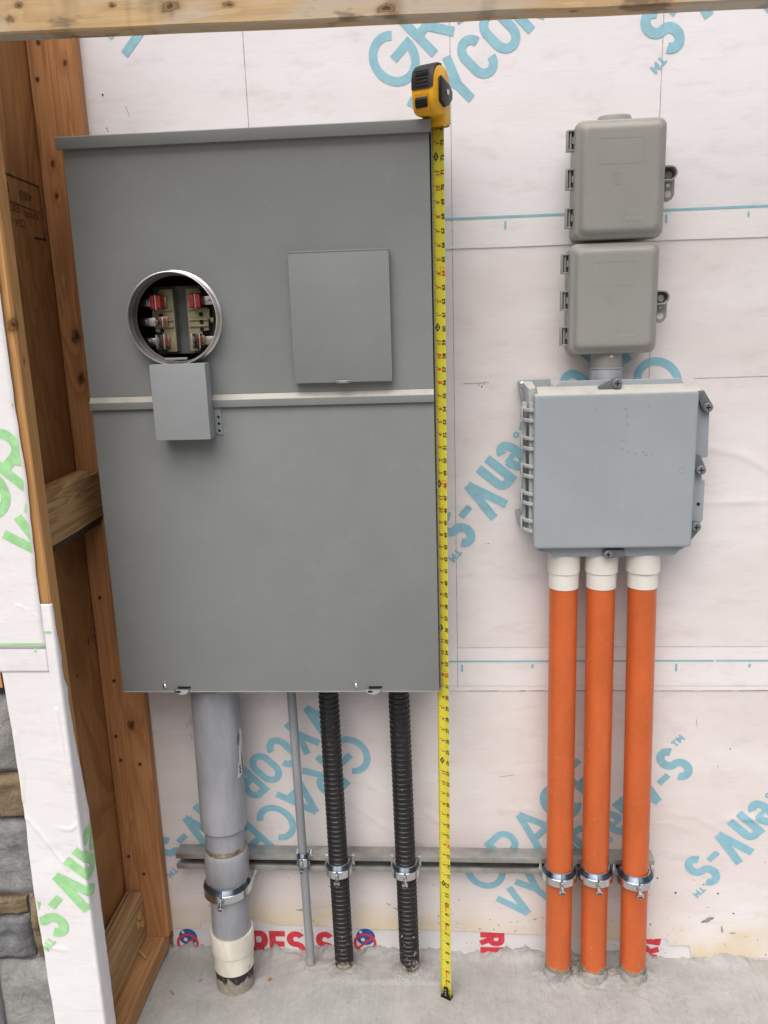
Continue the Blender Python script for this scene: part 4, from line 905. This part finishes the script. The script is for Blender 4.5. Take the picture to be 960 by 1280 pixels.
ld = MB().loft([[(x, y, z) for x, z in rrect(0.1565+i, 0.4735-i, 1.0685+i, 1.3845-i, r, 4)] for i, y, r in ((0.0015, -0.1085, 0.006), (0.0, -0.110, 0.006), (0.0, -0.1325, 0.006), (0.0012, -0.1348, 0.006), (0.0032, -0.1358, 0.006), (0.0072, -0.1359, 0.006))]).build('lid', M_JB, jb, ang=40)
for cx, cz in ((0.1905, 1.225), (0.447, 1.229)):
    q = MB(); q.loft([[(cx+r*math.cos(2*PI*i/20), y, cz+r*math.sin(2*PI*i/20)) for i in range(20)] for r, y in ((0.0062, -0.1357), (0.0062, -0.1364), (0.0052, -0.1364), (0.0052, -0.1357))], False, False); q.build('ejector_mark', M_JB, ld)
for (x, z, L, h) in [(0.334, 1.352, 0.012, 0.0012), (0.337, 1.340, 0.0012, 0.014), (0.337, 1.322, 0.0014, 0.006), (0.331, 1.290, 0.008, 0.0010), (0.330, 1.273, 0.003, 0.0025), (0.341, 1.265, 0.004, 0.002), (0.356, 1.264, 0.004, 0.0025), (0.370, 1.2655, 0.003, 0.0035), (0.376, 1.260, 0.005, 0.0014), (0.388, 1.262, 0.003, 0.003), (0.276, 1.353, 0.0025, 0.0030), (0.378, 1.356, 0.0025, 0.002), (0.405, 1.105, 0.0045, 0.0014)]:
    q = MB(); q.add([(x+a*L/2*random.uniform(0.6, 1.2), -0.1361, z+b*h/2*random.uniform(0.6, 1.2)) for a, b in ((-1, -1), (0.2, -1.1), (1, -0.6), (1, 1), (-0.4, 1.0))], [(0, 1, 2, 3, 4)]); q.build('scuff', plain('scuff_grey', (0.19, 0.21, 0.23), 0.8), ld)
# hinge: pin rail and five pairs of bars
hr = MB(); hr.box(0.1405, 0.1470, -0.078, -0.066, 1.098, 1.356); hr.box(0.150, 0.1575, -0.108, -0.095, 1.094, 1.366); hr.box(0.1400, 0.1640, -0.064, -0.040, 1.096, 1.362); hr = hr.build('hinge_rail', M_JBL, jb, bevel=0.002)
for k in range(5):
    zc = lerp(1.342, 1.113, k/4)
    for dz in (0.0095, -0.0115):
        q = MB(); pts = [(0.1375, -0.070), (0.1375, -0.094), (0.1415, -0.104), (0.150, -0.1165), (0.1585, -0.120), (0.1585, -0.112), (0.152, -0.109), (0.1455, -0.098), (0.1425, -0.090), (0.1425, -0.070)]
        q.prism(pts, zc+dz-0.0034, zc+dz+0.0034, 'z'); q.build('hinge_bar', M_JBL, hr, bevel=0.0012)
    MB().box(0.1345, 0.1372, -0.096, -0.072, zc-0.014, zc+0.012).build('hinge_cheek', M_JBL, hr, bevel=0.0008)
# quarter-turn clips
def clip(cx, cz, y, arm, r=0.0105):
    ax, az = arm; L = math.hypot(ax, az); ux, uz = ax/L, az/L; px, pz = -uz, ux
    pts = [(cx+px*r, cz+pz*r), (cx+ax+px*r*0.75, cz+az+pz*r*0.75), (cx+ax-px*r*0.75, cz+az-pz*r*0.75), (cx-px*r, cz-pz*r)]+[(cx+r*(-ux*math.sin(a)-px*math.cos(a)), cz+r*(-uz*math.sin(a)-pz*math.cos(a))) for a in [PI*i/8 for i in range(1, 8)]]
    c = MB().prism(pts, y, y+0.014).build('lid_clip', M_CLIP, jb, bevel=0.0015)
    MB().lathe([(r*0.92, 0), (r*0.92, 0.003), (r*0.75, 0.0045)], (cx, y, cz), (cx, y-0.1, cz), 20).build('clip_screw', plain('clip_screw_grey', (0.20, 0.215, 0.23), 0.4), c)
    MB().box(cx-r*0.5, cx+r*0.5, y-0.0050, y-0.0044, cz-0.0011, cz+0.0011).build('cross_slot', M_HOLE, c); MB().box(cx-0.0011, cx+0.0011, y-0.0053, y-0.0047, cz-r*0.5, cz+r*0.5).build('cross_slot', M_HOLE, c)
clip(0.3190, 1.4010, -0.118, (-0.034, -0.014)); clip(0.5005, 1.3480, -0.105, (-0.016, 0.030)); clip(0.4935, 1.2215, -0.105, (-0.010, 0.028))
clip(0.4900, 1.1030, -0.105, (-0.016, -0.026)); clip(0.3100, 1.0525, -0.124, (0.034, 0.001), 0.0095)
MB().cyl((0.4960, -0.0918, 1.148), (0.4960, -0.0928, 1.148), 0.0036, n=14).build('lip_hole', M_HOLE, jb)

# ================================================================== STRUT AND CONDUITS
st = MB(); zc0, H = 0.2605, 0.0206
prof = [(-0.002, -H), (-0.041, -H), (-0.041, -H+0.0130), (-0.034, -H+0.0130), (-0.034, -H+0.0070), (-0.0385, -H+0.0070), (-0.0385, -H+0.0025), (-0.0045, -H+0.0025),
        (-0.0045, H-0.0025), (-0.0385, H-0.0025), (-0.0385, H-0.0070), (-0.034, H-0.0070), (-0.034, H-0.0130), (-0.041, H-0.0130), (-0.041, H), (-0.002, H)]
ringf = lambda x: [(x, y-0.006, zc0+dz-0.006*(x+0.12)/0.57*0+0.0) for y, dz in prof]
st.loft([ringf(-0.694), ringf(0.4545)])
tag(st.build('strut_channel', M_GALV, origin=(-0.12, -0.02, 0.24), bevel=0.0008), 'long galvanised steel channel rail running low across the wall behind the conduits', 'rail')

def zpipe(name, mat, par, pb, pt, prof, n=44, cap=True, ang=40):
    """prof = [(radius, world z)] along the axis pb -> pt"""
    pb, pt = Vector(pb), Vector(pt); q = MB(); rings = []
    for r, z in prof:
        c = pb.lerp(pt, (z-pb.z)/(pt.z-pb.z)); rings.append([(c.x+r*math.cos(2*PI*i/n), c.y+r*math.sin(2*PI*i/n), z) for i in range(n)])
    q.loft(rings, cap, cap); return q.build(name, mat, par, ang=ang)
# big grey conduit
B, T = (-0.5545, -0.102, -0.05), (-0.5485, -0.090, 0.80)
gp = thing('conduit', (-0.5535, -0.10, FLOOR), 'thick grey plastic conduit with a cream collar at its foot, leftmost under the panel', 'conduit', 'conduits rising from the concrete')
bell = zpipe('bell_end', M_PVC, gp, B, T, [(0.0465, 0.3985), (0.0528, 0.3985), (0.0535, 0.4000), (0.0535, 0.758), (0.0510, 0.760), (0.0510, 0.774)], ang=22)
MB().lathe([(0.0538, 0), (0.0538, 0.0012)], (-0.5487, -0.0905, 0.7525), (-0.5487, -0.0905, 0.8), 44).build('seam', M_CUT, bell)
zpipe('pipe', M_PVC, gp, B, T, [(0.0458, 0.10), (0.0458, 0.41)])
cp = zpipe('coupling', M_PVC, gp, B, T, [(0.0462, 0.262), (0.0500, 0.262), (0.0515, 0.264), (0.0515, 0.322), (0.0510, 0.330), (0.0495, 0.335), (0.0478, 0.338), (0.0462, 0.3385)])
tag(zpipe('glue_bead', plain('glue_brown', (0.27, 0.225, 0.15), 0.5, 0, 0.3, 60, 0.4, 120), cp, B, T, [(0.0458, 0.3385), (0.0480, 0.3395), (0.0478, 0.343), (0.0462, 0.348), (0.0458, 0.350)]), 'brownish glue bead')
tag(zpipe('collar', M_CREAM, gp, B, T, [(0.0462, 0.118), (0.0510, 0.119), (0.0520, 0.116), (0.0518, 0.068), (0.0512, 0.067), (0.0488, 0.0668), (0.0482, 0.020), (0.0470, 0.018), (0.0440, 0.018)], ang=22), 'cream collar near the floor')
zpipe('stub', M_BLKSM, gp, B, T, [(0.0455, -0.06), (0.0455, 0.024)])
# sticker on the bell
V = []; F = []
tx = lambda z: lerp(-0.5545, -0.5485, (z+0.05)/0.85); ty = lambda z: lerp(-0.102, -0.090, (z+0.05)/0.85)
for i in range(9):
    a0 = lerp(-30, 30, i/8)
    for z in (0.530+0.016*i/8, 0.560, 0.60, 0.645-0.002*i):
        a = math.radians(a0+(z-0.53)*170 if i < 3 else a0); V.append((tx(z)+0.0539*math.cos(a), ty(z)+0.0539*math.sin(a), z))
for i in range(8):
    for k in range(3): F.append((i*4+k, i*4+k+1, (i+1)*4+k+1, (i+1)*4+k))
q = MB(); q.add(V, F); stk = q.build('sticker', M_STICK, bell)
def stick_map(a, b):
    an = math.radians(-22+a/0.0541*57.3); return (tx(b)+0.0544*math.cos(an), ty(b)+0.0544*math.sin(an), b)
vs, fs = fit_text('PVC', 0.022, 0.008, 0, 0, 0.05); flat_mesh('sticker_print', [(0.004-b, 0.550+a) for a, b in vs], fs, M_BLACK, stk, stick_map)
for da, z0_, z1_ in ((0.000, 0.566, 0.585), (0.0125, 0.535, 0.59), (0.016, 0.54, 0.575), (0.019, 0.54, 0.60), (-0.0005, 0.612, 0.634), (0.004, 0.608, 0.638), (0.008, 0.615, 0.636)):
    flat_mesh('sticker_print', [(da, z0_), (da+0.0016, z0_), (da+0.0016, z1_), (da, z1_)], [(0, 1, 2, 3)], M_BLACK, stk, stick_map)
# thin grey conduit
B, T = (-0.3735, -0.0585, -0.03), (-0.3815, -0.0585, 0.80)
tag(zpipe('conduit', M_THIN, None, B, T, [(0.0103, -0.03), (0.0103, 0.774)], 24), 'thin grey plastic pipe beneath the panel', 'conduit', 'conduits rising from the concrete')
# black corrugated conduits
def corrugated(xb, xt, r, label):
    B, T = (xb, -0.0715, -0.03), (xt, -0.0715, 0.80); prof = []; z = -0.03; p = 0.0124
    while z < 0.774:
        for f, dr in ((0.0, -0.0020), (0.48, -0.0020), (0.62, -0.0002), (0.74, 0.0), (0.88, -0.0002)): prof.append((r+dr, z+p*f))
        z += p
    t = thing('conduit', (xb, -0.07, FLOOR), label, 'conduit', 'conduits rising from the concrete'); zpipe('corrugated_tube', M_BLK, t, B, T, prof, 32, ang=40)
    zpipe('mortar_sleeve', M_MORTAR, t, B, T, [(r+0.0030, -0.03), (r+0.0022, -0.016), (r+0.0002, -0.006)], 20)
corrugated(-0.2870, -0.2940, 0.0232, 'left of the two black corrugated conduits beneath the panel'); corrugated(-0.1265, -0.1345, 0.0242, 'right of the two black corrugated conduits beneath the panel')
# orange conduits
for xb, xt, rc, label in ((0.2305, 0.2275, 0.0340, 'left orange conduit under the junction box'), (0.3140, 0.3065, 0.0345, 'middle orange conduit under the junction box'), (0.4070, 0.3930, 0.0355, 'right orange conduit under the junction box')):
    B, T = (xb, -0.076, -0.03), (xt, -0.076, 1.0)
    t = thing('conduit', (xb, -0.076, FLOOR), label, 'conduit', 'conduits rising from the concrete')
    zpipe('pipe', M_ORANGE, t, B, T, [(0.0300, -0.03), (0.0300, 0.99)])
    zpipe('fitting', M_WHITE, t, B, T, [(0.0303, 0.9675), (0.0314, 0.9675), (0.0318, 0.9682), (0.0318, 1.0020), (rc-0.0008, 1.0020), (rc, 1.0030), (rc, 1.050)], ang=25)
    q = MB()
    V = [[(xb+(0.0305+0.0035*max(0, N3(i*0.9, xb*30))+e)*math.cos(2*PI*i/28), -0.076+(0.0305+e)*math.sin(2*PI*i/28), z+0.010*N3(i*0.55, xb*40, 2)*(k > 0)) for i in range(28)] for k, (e, z) in enumerate(((0.006, -0.03), (0.003, -0.004), (0.0, 0.010)))]
    q.loft(V, False, False); q.build('mortar_sleeve', M_MORTAR, t)

# clamps -------------------------------------------------------------------
def clamp(cx, cy, r, label, zc=0.262, out=0.009, hgt=0.019, bolt=0.006):
    """strut clamp: flat band whose upper shoulder closes in on the pipe, tails running back into the rail"""
    t = thing('pipe_clamp', (cx, -0.045, zc), label, 'pipe clamp', 'zinc clamps on the strut rail')
    ro = r+out; yb = -0.040; ly = 0.002; zt_ = zc+hgt/2
    for s in (-1, 1):
        path = [(cx+s*(ro+0.0015), yb), (cx+s*(ro+0.0015), cy+0.004)]+[(cx+s*(ro+0.0015)*math.cos(a), cy-(ro+ly)*math.sin(a)) for a in [PI/2*i/12 for i in range(0, 12)]]+[(cx+s*0.0018, cy-ro-ly), (cx+s*0.0018, cy-ro-ly-0.008)]
        th = 0.0018*s*-1; n = len(path); L = []
        for i, p in enumerate(path):
            a = Vector(path[max(i-1, 0)]); b = Vector(path[min(i+1, n-1)]); tt = (b-a).normalized(); L.append((p[0]-tt.y*th, p[1]+tt.x*th))
        q = MB(); q.loft([[(p[0], p[1], zc-hgt/2), (p[0], p[1], zt_), (w_[0], w_[1], zt_), (w_[0], w_[1], zc-hgt/2)] for p, w_ in zip(path, L)])
        sp_ = q.build('strap', M_ZINC, t, bevel=0.0005, seg=1, ang=40)
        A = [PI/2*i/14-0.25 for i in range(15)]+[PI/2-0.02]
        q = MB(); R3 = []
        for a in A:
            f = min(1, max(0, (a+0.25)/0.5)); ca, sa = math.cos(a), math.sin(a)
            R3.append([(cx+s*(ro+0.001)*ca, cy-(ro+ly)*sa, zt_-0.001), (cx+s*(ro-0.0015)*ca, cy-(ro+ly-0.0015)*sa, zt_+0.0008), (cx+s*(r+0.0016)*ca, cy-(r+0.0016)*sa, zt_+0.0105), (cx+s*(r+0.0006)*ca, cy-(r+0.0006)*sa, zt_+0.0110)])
        q.loft(R3, False, False, closed=False); q.build('strap_shoulder', M_DARKREFL, sp_, ang=60)
        q = MB(); q.loft([[(cx+s*(r+0.0004+d)*math.cos(a), cy-(r+0.0004+d)*math.sin(a), zt_+0.0105+z) for d, z in ((0, 0), (0.0022, 0), (0.0022, 0.0014), (0, 0.0014))] for a in A]); q.build('strap_lip', M_ZINC, sp_)
        MB().loft([[(cx+s*(ro+0.004), yb+0.002, zc+dz), (cx+s*(ro-0.002), yb+0.002, zc+dz), (cx+s*(ro-0.002), yb-0.004, zc+dz), (cx+s*(ro+0.004), yb-0.004, zc+dz)] for dz in (-0.012, 0.016)]).build('strap_foot', M_ZINC, t)
    yf = cy-ro-ly-0.003; zt = zc-hgt*0.25
    b = MB().cyl((cx, yf+0.006, zt+0.003), (cx, yf-0.010, zt-0.004), bolt*0.75, n=14).build('bolt', M_ZINC, t)
    MB().lathe([(bolt*1.25, 0), (bolt*1.25, 0.0050), (bolt*0.95, 0.0065)], (cx, yf-0.008, zt-0.0035), (cx, yf-0.018, zt-0.0078), 16).build('bolt_head', M_ZINC, b)
    MB().box(cx-bolt*0.7, cx+bolt*0.7, yf-0.0150, yf-0.0142, zt-0.0078, zt-0.0060).build('bolt_slot', M_HOLE, b)
clamp(-0.5555, -0.098, 0.0462, 'zinc clamp around the thick grey conduit', 0.234, 0.0085, 0.020, 0.0060)
clamp(-0.3765, -0.0585, 0.0105, 'small zinc clamp on the thin grey pipe', 0.279, 0.0050, 0.022, 0.0046)
clamp(-0.2895, -0.0715, 0.0240, 'zinc clamp on the left black corrugated conduit', 0.268, 0.0070, 0.020, 0.0056)
clamp(-0.1300, -0.0715, 0.0250, 'zinc clamp on the right black corrugated conduit', 0.267, 0.0070, 0.020, 0.0056)
clamp(0.2297, -0.076, 0.0305, 'zinc clamp on the left orange conduit', 0.264, 0.0085, 0.019, 0.0060)
clamp(0.3120, -0.076, 0.0305, 'zinc clamp on the middle orange conduit', 0.265, 0.0085, 0.019, 0.0060)
clamp(0.4035, -0.076, 0.0310, 'zinc clamp on the right orange conduit', 0.259, 0.0095, 0.019, 0.0062)

# ================================================================== TAPE MEASURE
tp = thing('tape_measure', (-0.038, -0.153, FLOOR), 'yellow and black tape measure with its blade pulled down beside the panel to the concrete', 'tape measure')
PH = math.radians(28); aV = Vector((-math.sin(PH), -math.cos(PH), 0)); tV = Vector((math.cos(PH), -math.sin(PH), 0))
PB, PT = Vector((-0.0380, -0.155, FLOOR+0.002)), Vector((-0.0250, -0.155, 1.890))
HW = 0.0135
def blade(s, z, lift=0.0):
    c = PB.lerp(PT, (z-PB.z)/(PT.z-PB.z)); c.z = z
    return c+tV*s+aV*(0.0026*(s/HW)**2+lift)
V = []; F = []; nb_, ns = 60, 8
for j in range(nb_+1):
    for i in range(ns+1): V.append(blade(lerp(-HW, HW, i/ns), lerp(PB.z, 1.886, j/nb_)))
F = [(j*(ns+1)+i, j*(ns+1)+i+1, (j+1)*(ns+1)+i+1, (j+1)*(ns+1)+i) for j in range(nb_) for i in range(ns)]
q = MB(); q.add(V, F); bl = q.build('blade', M_BLADE, tp); md = bl.modifiers.new('thickness', 'SOLIDIFY'); md.thickness = 0.0004; md.offset = 0
def inch(h): return FLOOR+h*0.0254*1.0082
GL = {}
def num(txt, zc, sc, hgt, acc, off=0.035, wid=0.62):
    if txt not in GL: GL[txt] = glyphs(txt, off, 2)
    vs, fs = GL[txt]; x0 = min(v[0] for v in vs); x1 = max(v[0] for v in vs); k = hgt/0.7
    acc.append(([((a-(x0+x1)/2)*k*0.92, b*k) for a, b in vs], fs, zc, sc))
def flush(acc, name, mat, lift=0.0006):
    q = MB()
    for vs, fs, zc, sc in acc:
        hm = 0.35*max(v[1] for v in vs)/0.7
        q.add([blade(max(-HW, min(HW, sc-(b-hm*1.4))), zc+a, lift) for a, b in vs], fs)
    return tag(q.build(name, mat, bl, smooth=False), kind='stuff')
blk, red, org, bars = [], [], [], []
rect = lambda z0, z1, s0, s1: ([(z0, -s0), (z1, -s0), (z1, -s1), (z0, -s1)], [(0, 1, 2, 3)])
for h in range(1, 75):
    z = inch(h)
    if h <= 12: num(str(h), z-0.004, 0.0015, 0.0100, blk)
    else:
        num(str(h), z-0.004, 0.0075, 0.0080, red if h % 16 == 0 else blk)
        if h % 12: num(str(h % 12), z-0.004, -0.0030, 0.0080, red)
flush(blk, 'inch_numerals', M_BLACK); flush(red, 'red_numerals', M_TAPERED)
q = MB()
for e in range(4, int(74.2*8)):
    z = inch(e/8); L = 0.0245 if e % 8 == 0 else (0.0060 if e % 4 == 0 else (0.0046 if e % 2 == 0 else 0.0030)); w_ = 0.00035
    if e % 8 == 0:
        q.add([blade(-HW+0.0003, z-w_, 0.0005), blade(-HW+0.0095, z-w_, 0.0005), blade(-HW+0.0095, z+w_, 0.0005), blade(-HW+0.0003, z+w_, 0.0005)], [(0, 1, 2, 3)])
        q.add([blade(HW-0.0035, z-w_, 0.0005), blade(HW-0.0003, z-w_, 0.0005), blade(HW-0.0003, z+w_, 0.0005), blade(HW-0.0035, z+w_, 0.0005)], [(0, 1, 2, 3)])
    else:
        q.add([blade(-HW+0.0003, z-w_, 0.0005), blade(-HW+L, z-w_, 0.0005), blade(-HW+L, z+w_, 0.0005), blade(-HW+0.0003, z+w_, 0.0005)], [(0, 1, 2, 3)])
tag(q.build('graduations', M_BLACK, bl, smooth=False), kind='stuff')
for h in range(12, 75, 12):
    q = MB(); z = inch(h)-0.001; q.add([blade(-0.0095, z, 0.0005), blade(-0.0045, z-0.0085, 0.0005), blade(0.0012, z, 0.0005), blade(-0.0045, z+0.0085, 0.0005), blade(-0.0070, z, 0.0005), blade(-0.0045, z-0.0042, 0.0005), blade(-0.0018, z, 0.0005), blade(-0.0045, z+0.0042, 0.0005)], [(0, 1, 5, 4), (1, 2, 6, 5), (2, 3, 7, 6), (3, 0, 4, 7)])
    q.add([blade(-0.0060, z-0.0008, 0.0005), blade(-0.0030, z-0.0008, 0.0005), blade(-0.0030, z+0.0008, 0.0005), blade(-0.0060, z+0.0008, 0.0005)], [(0, 1, 2, 3)])
    q.build('foot_diamond', M_BLACK, bl, smooth=False)
q = MB()
for h0, h1 in ((1.35, 1.7), (2.2, 2.9), (7.15, 7.7), (9.15, 9.9)):
    q.add([blade(-0.0012, inch(h0), 0.0006), blade(0.0022, inch(h0), 0.0006), blade(0.0022, inch(h1), 0.0006), blade(-0.0012, inch(h1), 0.0004)], [(0, 1, 2, 3)])
tag(q.build('orange_print', M_TAPEORG, bl, smooth=False), kind='stuff')
q = MB()
for h in (16, 32, 48, 64):
    for ds in (0.0022, 0.0112):
        q.add([blade(ds, inch(h)-0.007, 0.0006), blade(ds+0.0006, inch(h)-0.007, 0.0006), blade(ds+0.0006, inch(h)+0.007, 0.0006), blade(ds, inch(h)+0.007, 0.0006)], [(0, 1, 2, 3)])
    for dz in (-0.007, 0.0064):
        q.add([blade(0.0022, inch(h)+dz, 0.0006), blade(0.0118, inch(h)+dz, 0.0006), blade(0.0118, inch(h)+dz+0.0006, 0.0006), blade(0.0022, inch(h)+dz+0.0006, 0.0006)], [(0, 1, 2, 3)])
tag(q.build('stud_marks', M_TAPERED, bl, smooth=False), kind='stuff')
# hook
q = MB(); fr = lambda s, d, z: PB.lerp(PT, (z-PB.z)/(PT.z-PB.z))*0+Vector((*blade(0, z).xy, z))+tV*s+aV*d
q.loft([[fr(s, d, z) for s, d in ((-w_, 0.0008), (w_, 0.0008), (w_, 0.0040), (-w_, 0.0040))] for z, w_ in ((FLOOR+0.030, 0.0050), (FLOOR+0.012, 0.0050), (FLOOR+0.006, 0.0120), (FLOOR+0.001, 0.0130))])
q.loft([[fr(s, d, z) for s, d in ((-0.013, -0.010), (0.013, -0.010), (0.013, 0.006), (-0.013, 0.006))] for z in (FLOOR+0.0002, FLOOR+0.0030)])
hk = q.build('hook', M_SHINYBLK, tp, bevel=0.0006)
for z in (0.010, 0.017, 0.024):
    MB().cyl(fr(0, 0.0038, FLOOR+z), fr(0, 0.0052, FLOOR+z), 0.0019, n=12).build('rivet', M_ZINC, hk)
# case
BC = PT.lerp(PB, 0.0)-aV*0.008; BC.z = 0
def C(h, s, z): return BC+aV*h+tV*s+Vector((0, 0, z))
def cprism(poly, s0, s1, inset=0.0):
    cx = sum(p[0] for p in poly)/len(poly); cz = sum(p[1] for p in poly)/len(poly); q = MB()
    sc = lambda k: [(cx+(a-cx)*k, cz+(b-cz)*k) for a, b in poly]
    if inset:
        S = [(sc(0.90), s0), (sc(0.965), s0+inset*0.35), (sc(1.0), s0+inset), (sc(1.0), s1-inset), (sc(0.965), s1-inset*0.35), (sc(0.90), s1)]
    else: S = [(poly, s0), (poly, s1)]
    q.loft([[C(a, s, b) for a, b in P] for P, s in S]); return q
case = [(0.0, 1.880), (0.002, 1.8775), (0.020, 1.8775), (0.023, 1.882), (0.025, 1.8915), (0.050, 1.8910), (0.057, 1.8935), (0.062, 1.900), (0.0655, 1.915), (0.0665, 1.932), (0.0650, 1.950), (0.060, 1.962), (0.051, 1.971), (0.040, 1.9755), (0.026, 1.9760), (0.013, 1.972), (0.005, 1.964), (0.001, 1.952), (0.0, 1.94)]
cs = cprism(case, -0.0225, 0.0225, 0.007).build('case', M_YEL, tp, ang=50)
grip = [(0.0440, 1.931), (0.0680, 1.931), (0.0668, 1.950), (0.0618, 1.9635), (0.0525, 1.9725), (0.0405, 1.9772), (0.0290, 1.9778), (0.0300, 1.968), (0.0400, 1.958)]
cprism(grip, -0.0215, 0.0215, 0.007).build('grip', M_RUB, tp, ang=50)
for k in range(5):
    z = 1.936+0.006*k; MB().loft([[C(0.0655, s, zz) for s, zz in ((-0.013, z-0.001), (0.013, z-0.001), (0.013, z+0.001), (-0.013, z+0.001))], [C(0.0686-0.0003*k, s, zz) for s, zz in ((-0.013, z-0.0008), (0.013, z-0.0008), (0.013, z+0.0008), (-0.013, z+0.0008))]]).build('grip_rib', M_RUB, tp)
q = MB(); q.loft([[C(h, s, z) for h, z in ((0.060, 1.8985), (0.0650, 1.8990), (0.0705, 1.903), (0.0715, 1.912), (0.0690, 1.918), (0.060, 1.919))] for s in (-0.0120, 0.0120)]); lb = q.build('lock_button', M_RUB, tp, bevel=0.0012)
for k in range(3): MB().loft([[C(h, s, 1.9055+0.0035*k+dz) for h, dz in ((0.069, -0.0007), (0.0725, -0.0007), (0.0725, 0.0007), (0.069, 0.0007))] for s in (-0.011, 0.011)]).build('button_rib', M_RUB, lb)
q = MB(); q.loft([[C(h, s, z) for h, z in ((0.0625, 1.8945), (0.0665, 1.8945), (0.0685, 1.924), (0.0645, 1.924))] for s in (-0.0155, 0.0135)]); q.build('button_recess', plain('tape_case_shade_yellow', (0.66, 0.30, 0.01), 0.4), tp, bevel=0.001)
cprism([(0.047, 1.912), (0.048, 1.9500), (0.043, 1.954), (0.012, 1.944), (0.001, 1.934), (0.001, 1.922), (0.014, 1.9095), (0.030, 1.904)], 0.0226, 0.0280, 0.0015).build('belt_clip', M_SHINYBLK, tp, ang=40)
MB().cyl(C(0.022, 0.027, 1.930), C(0.022, 0.0292, 1.930), 0.0048, n=18).build('clip_screw', M_STEEL, tp)
for h, z in ((0.031, 1.8985), (0.008, 1.8900)): MB().cyl(C(h, 0.0190, z), C(h, 0.0222, z), 0.0022, n=12).build('case_screw', M_HOLE, tp)
cprism([(-0.0020, 1.880), (0.0006, 1.8765), (0.0012, 1.90), (0.0010, 1.94), (-0.0010, 1.94), (-0.0022, 1.90)], -0.0180, 0.0200, 0.003).build('base_pad', M_RUB, tp)

# ================================================================== LITTER
def chip(name, x, y, z, L, wd, an, col, label, th=0.0015):
    ca, sa = math.cos(math.radians(an)), math.sin(math.radians(an)); q = MB()
    ou = [(-L/2, -wd/2), (L*0.4, -wd*0.45), (L/2, 0), (L*0.42, wd/2), (-L*0.45, wd*0.35)]
    q.loft([[(x+a*ca-b*sa, y+a*sa+b*ca, zz+0.0006*a/L) for a, b in ou] for zz in (z, z+th)])
    return tag(q.build(name, col, origin=(x, y, z), smooth=False), label, 'wood chip', 'wood scraps')
W_CHIP = wood('chip_wood', (0.44, 0.22, 0.10), (0.28, 0.11, 0.045), 'x')
W_CHIP2 = wood('chip_pale', (0.62, 0.42, 0.22), (0.42, 0.25, 0.11), 'y')
chip('wood_splinter', -0.780, -0.107, 0.0405, 0.042, 0.0055, -44, W_CHIP2, 'pale wood splinter lying on the bottom plate', 0.004)
chip('wood_chip', -0.694, -0.160, floor_z(-0.694, -0.160)+0.0006, 0.016, 0.0048, -50, W_CHIP, 'brown wood chip on the concrete nearest the bottom plate')
chip('wood_chip', -0.640, -0.108, floor_z(-0.640, -0.108)+0.001, 0.008, 0.005, 20, W_CHIP, 'tiny reddish chip on the concrete left of the thick grey conduit')
chip('wood_chip', -0.470, -0.098, floor_z(-0.470, -0.098)+0.001, 0.009, 0.007, 60, W_CHIP, 'tiny reddish chip on the concrete right of the thick grey conduit', 0.003)
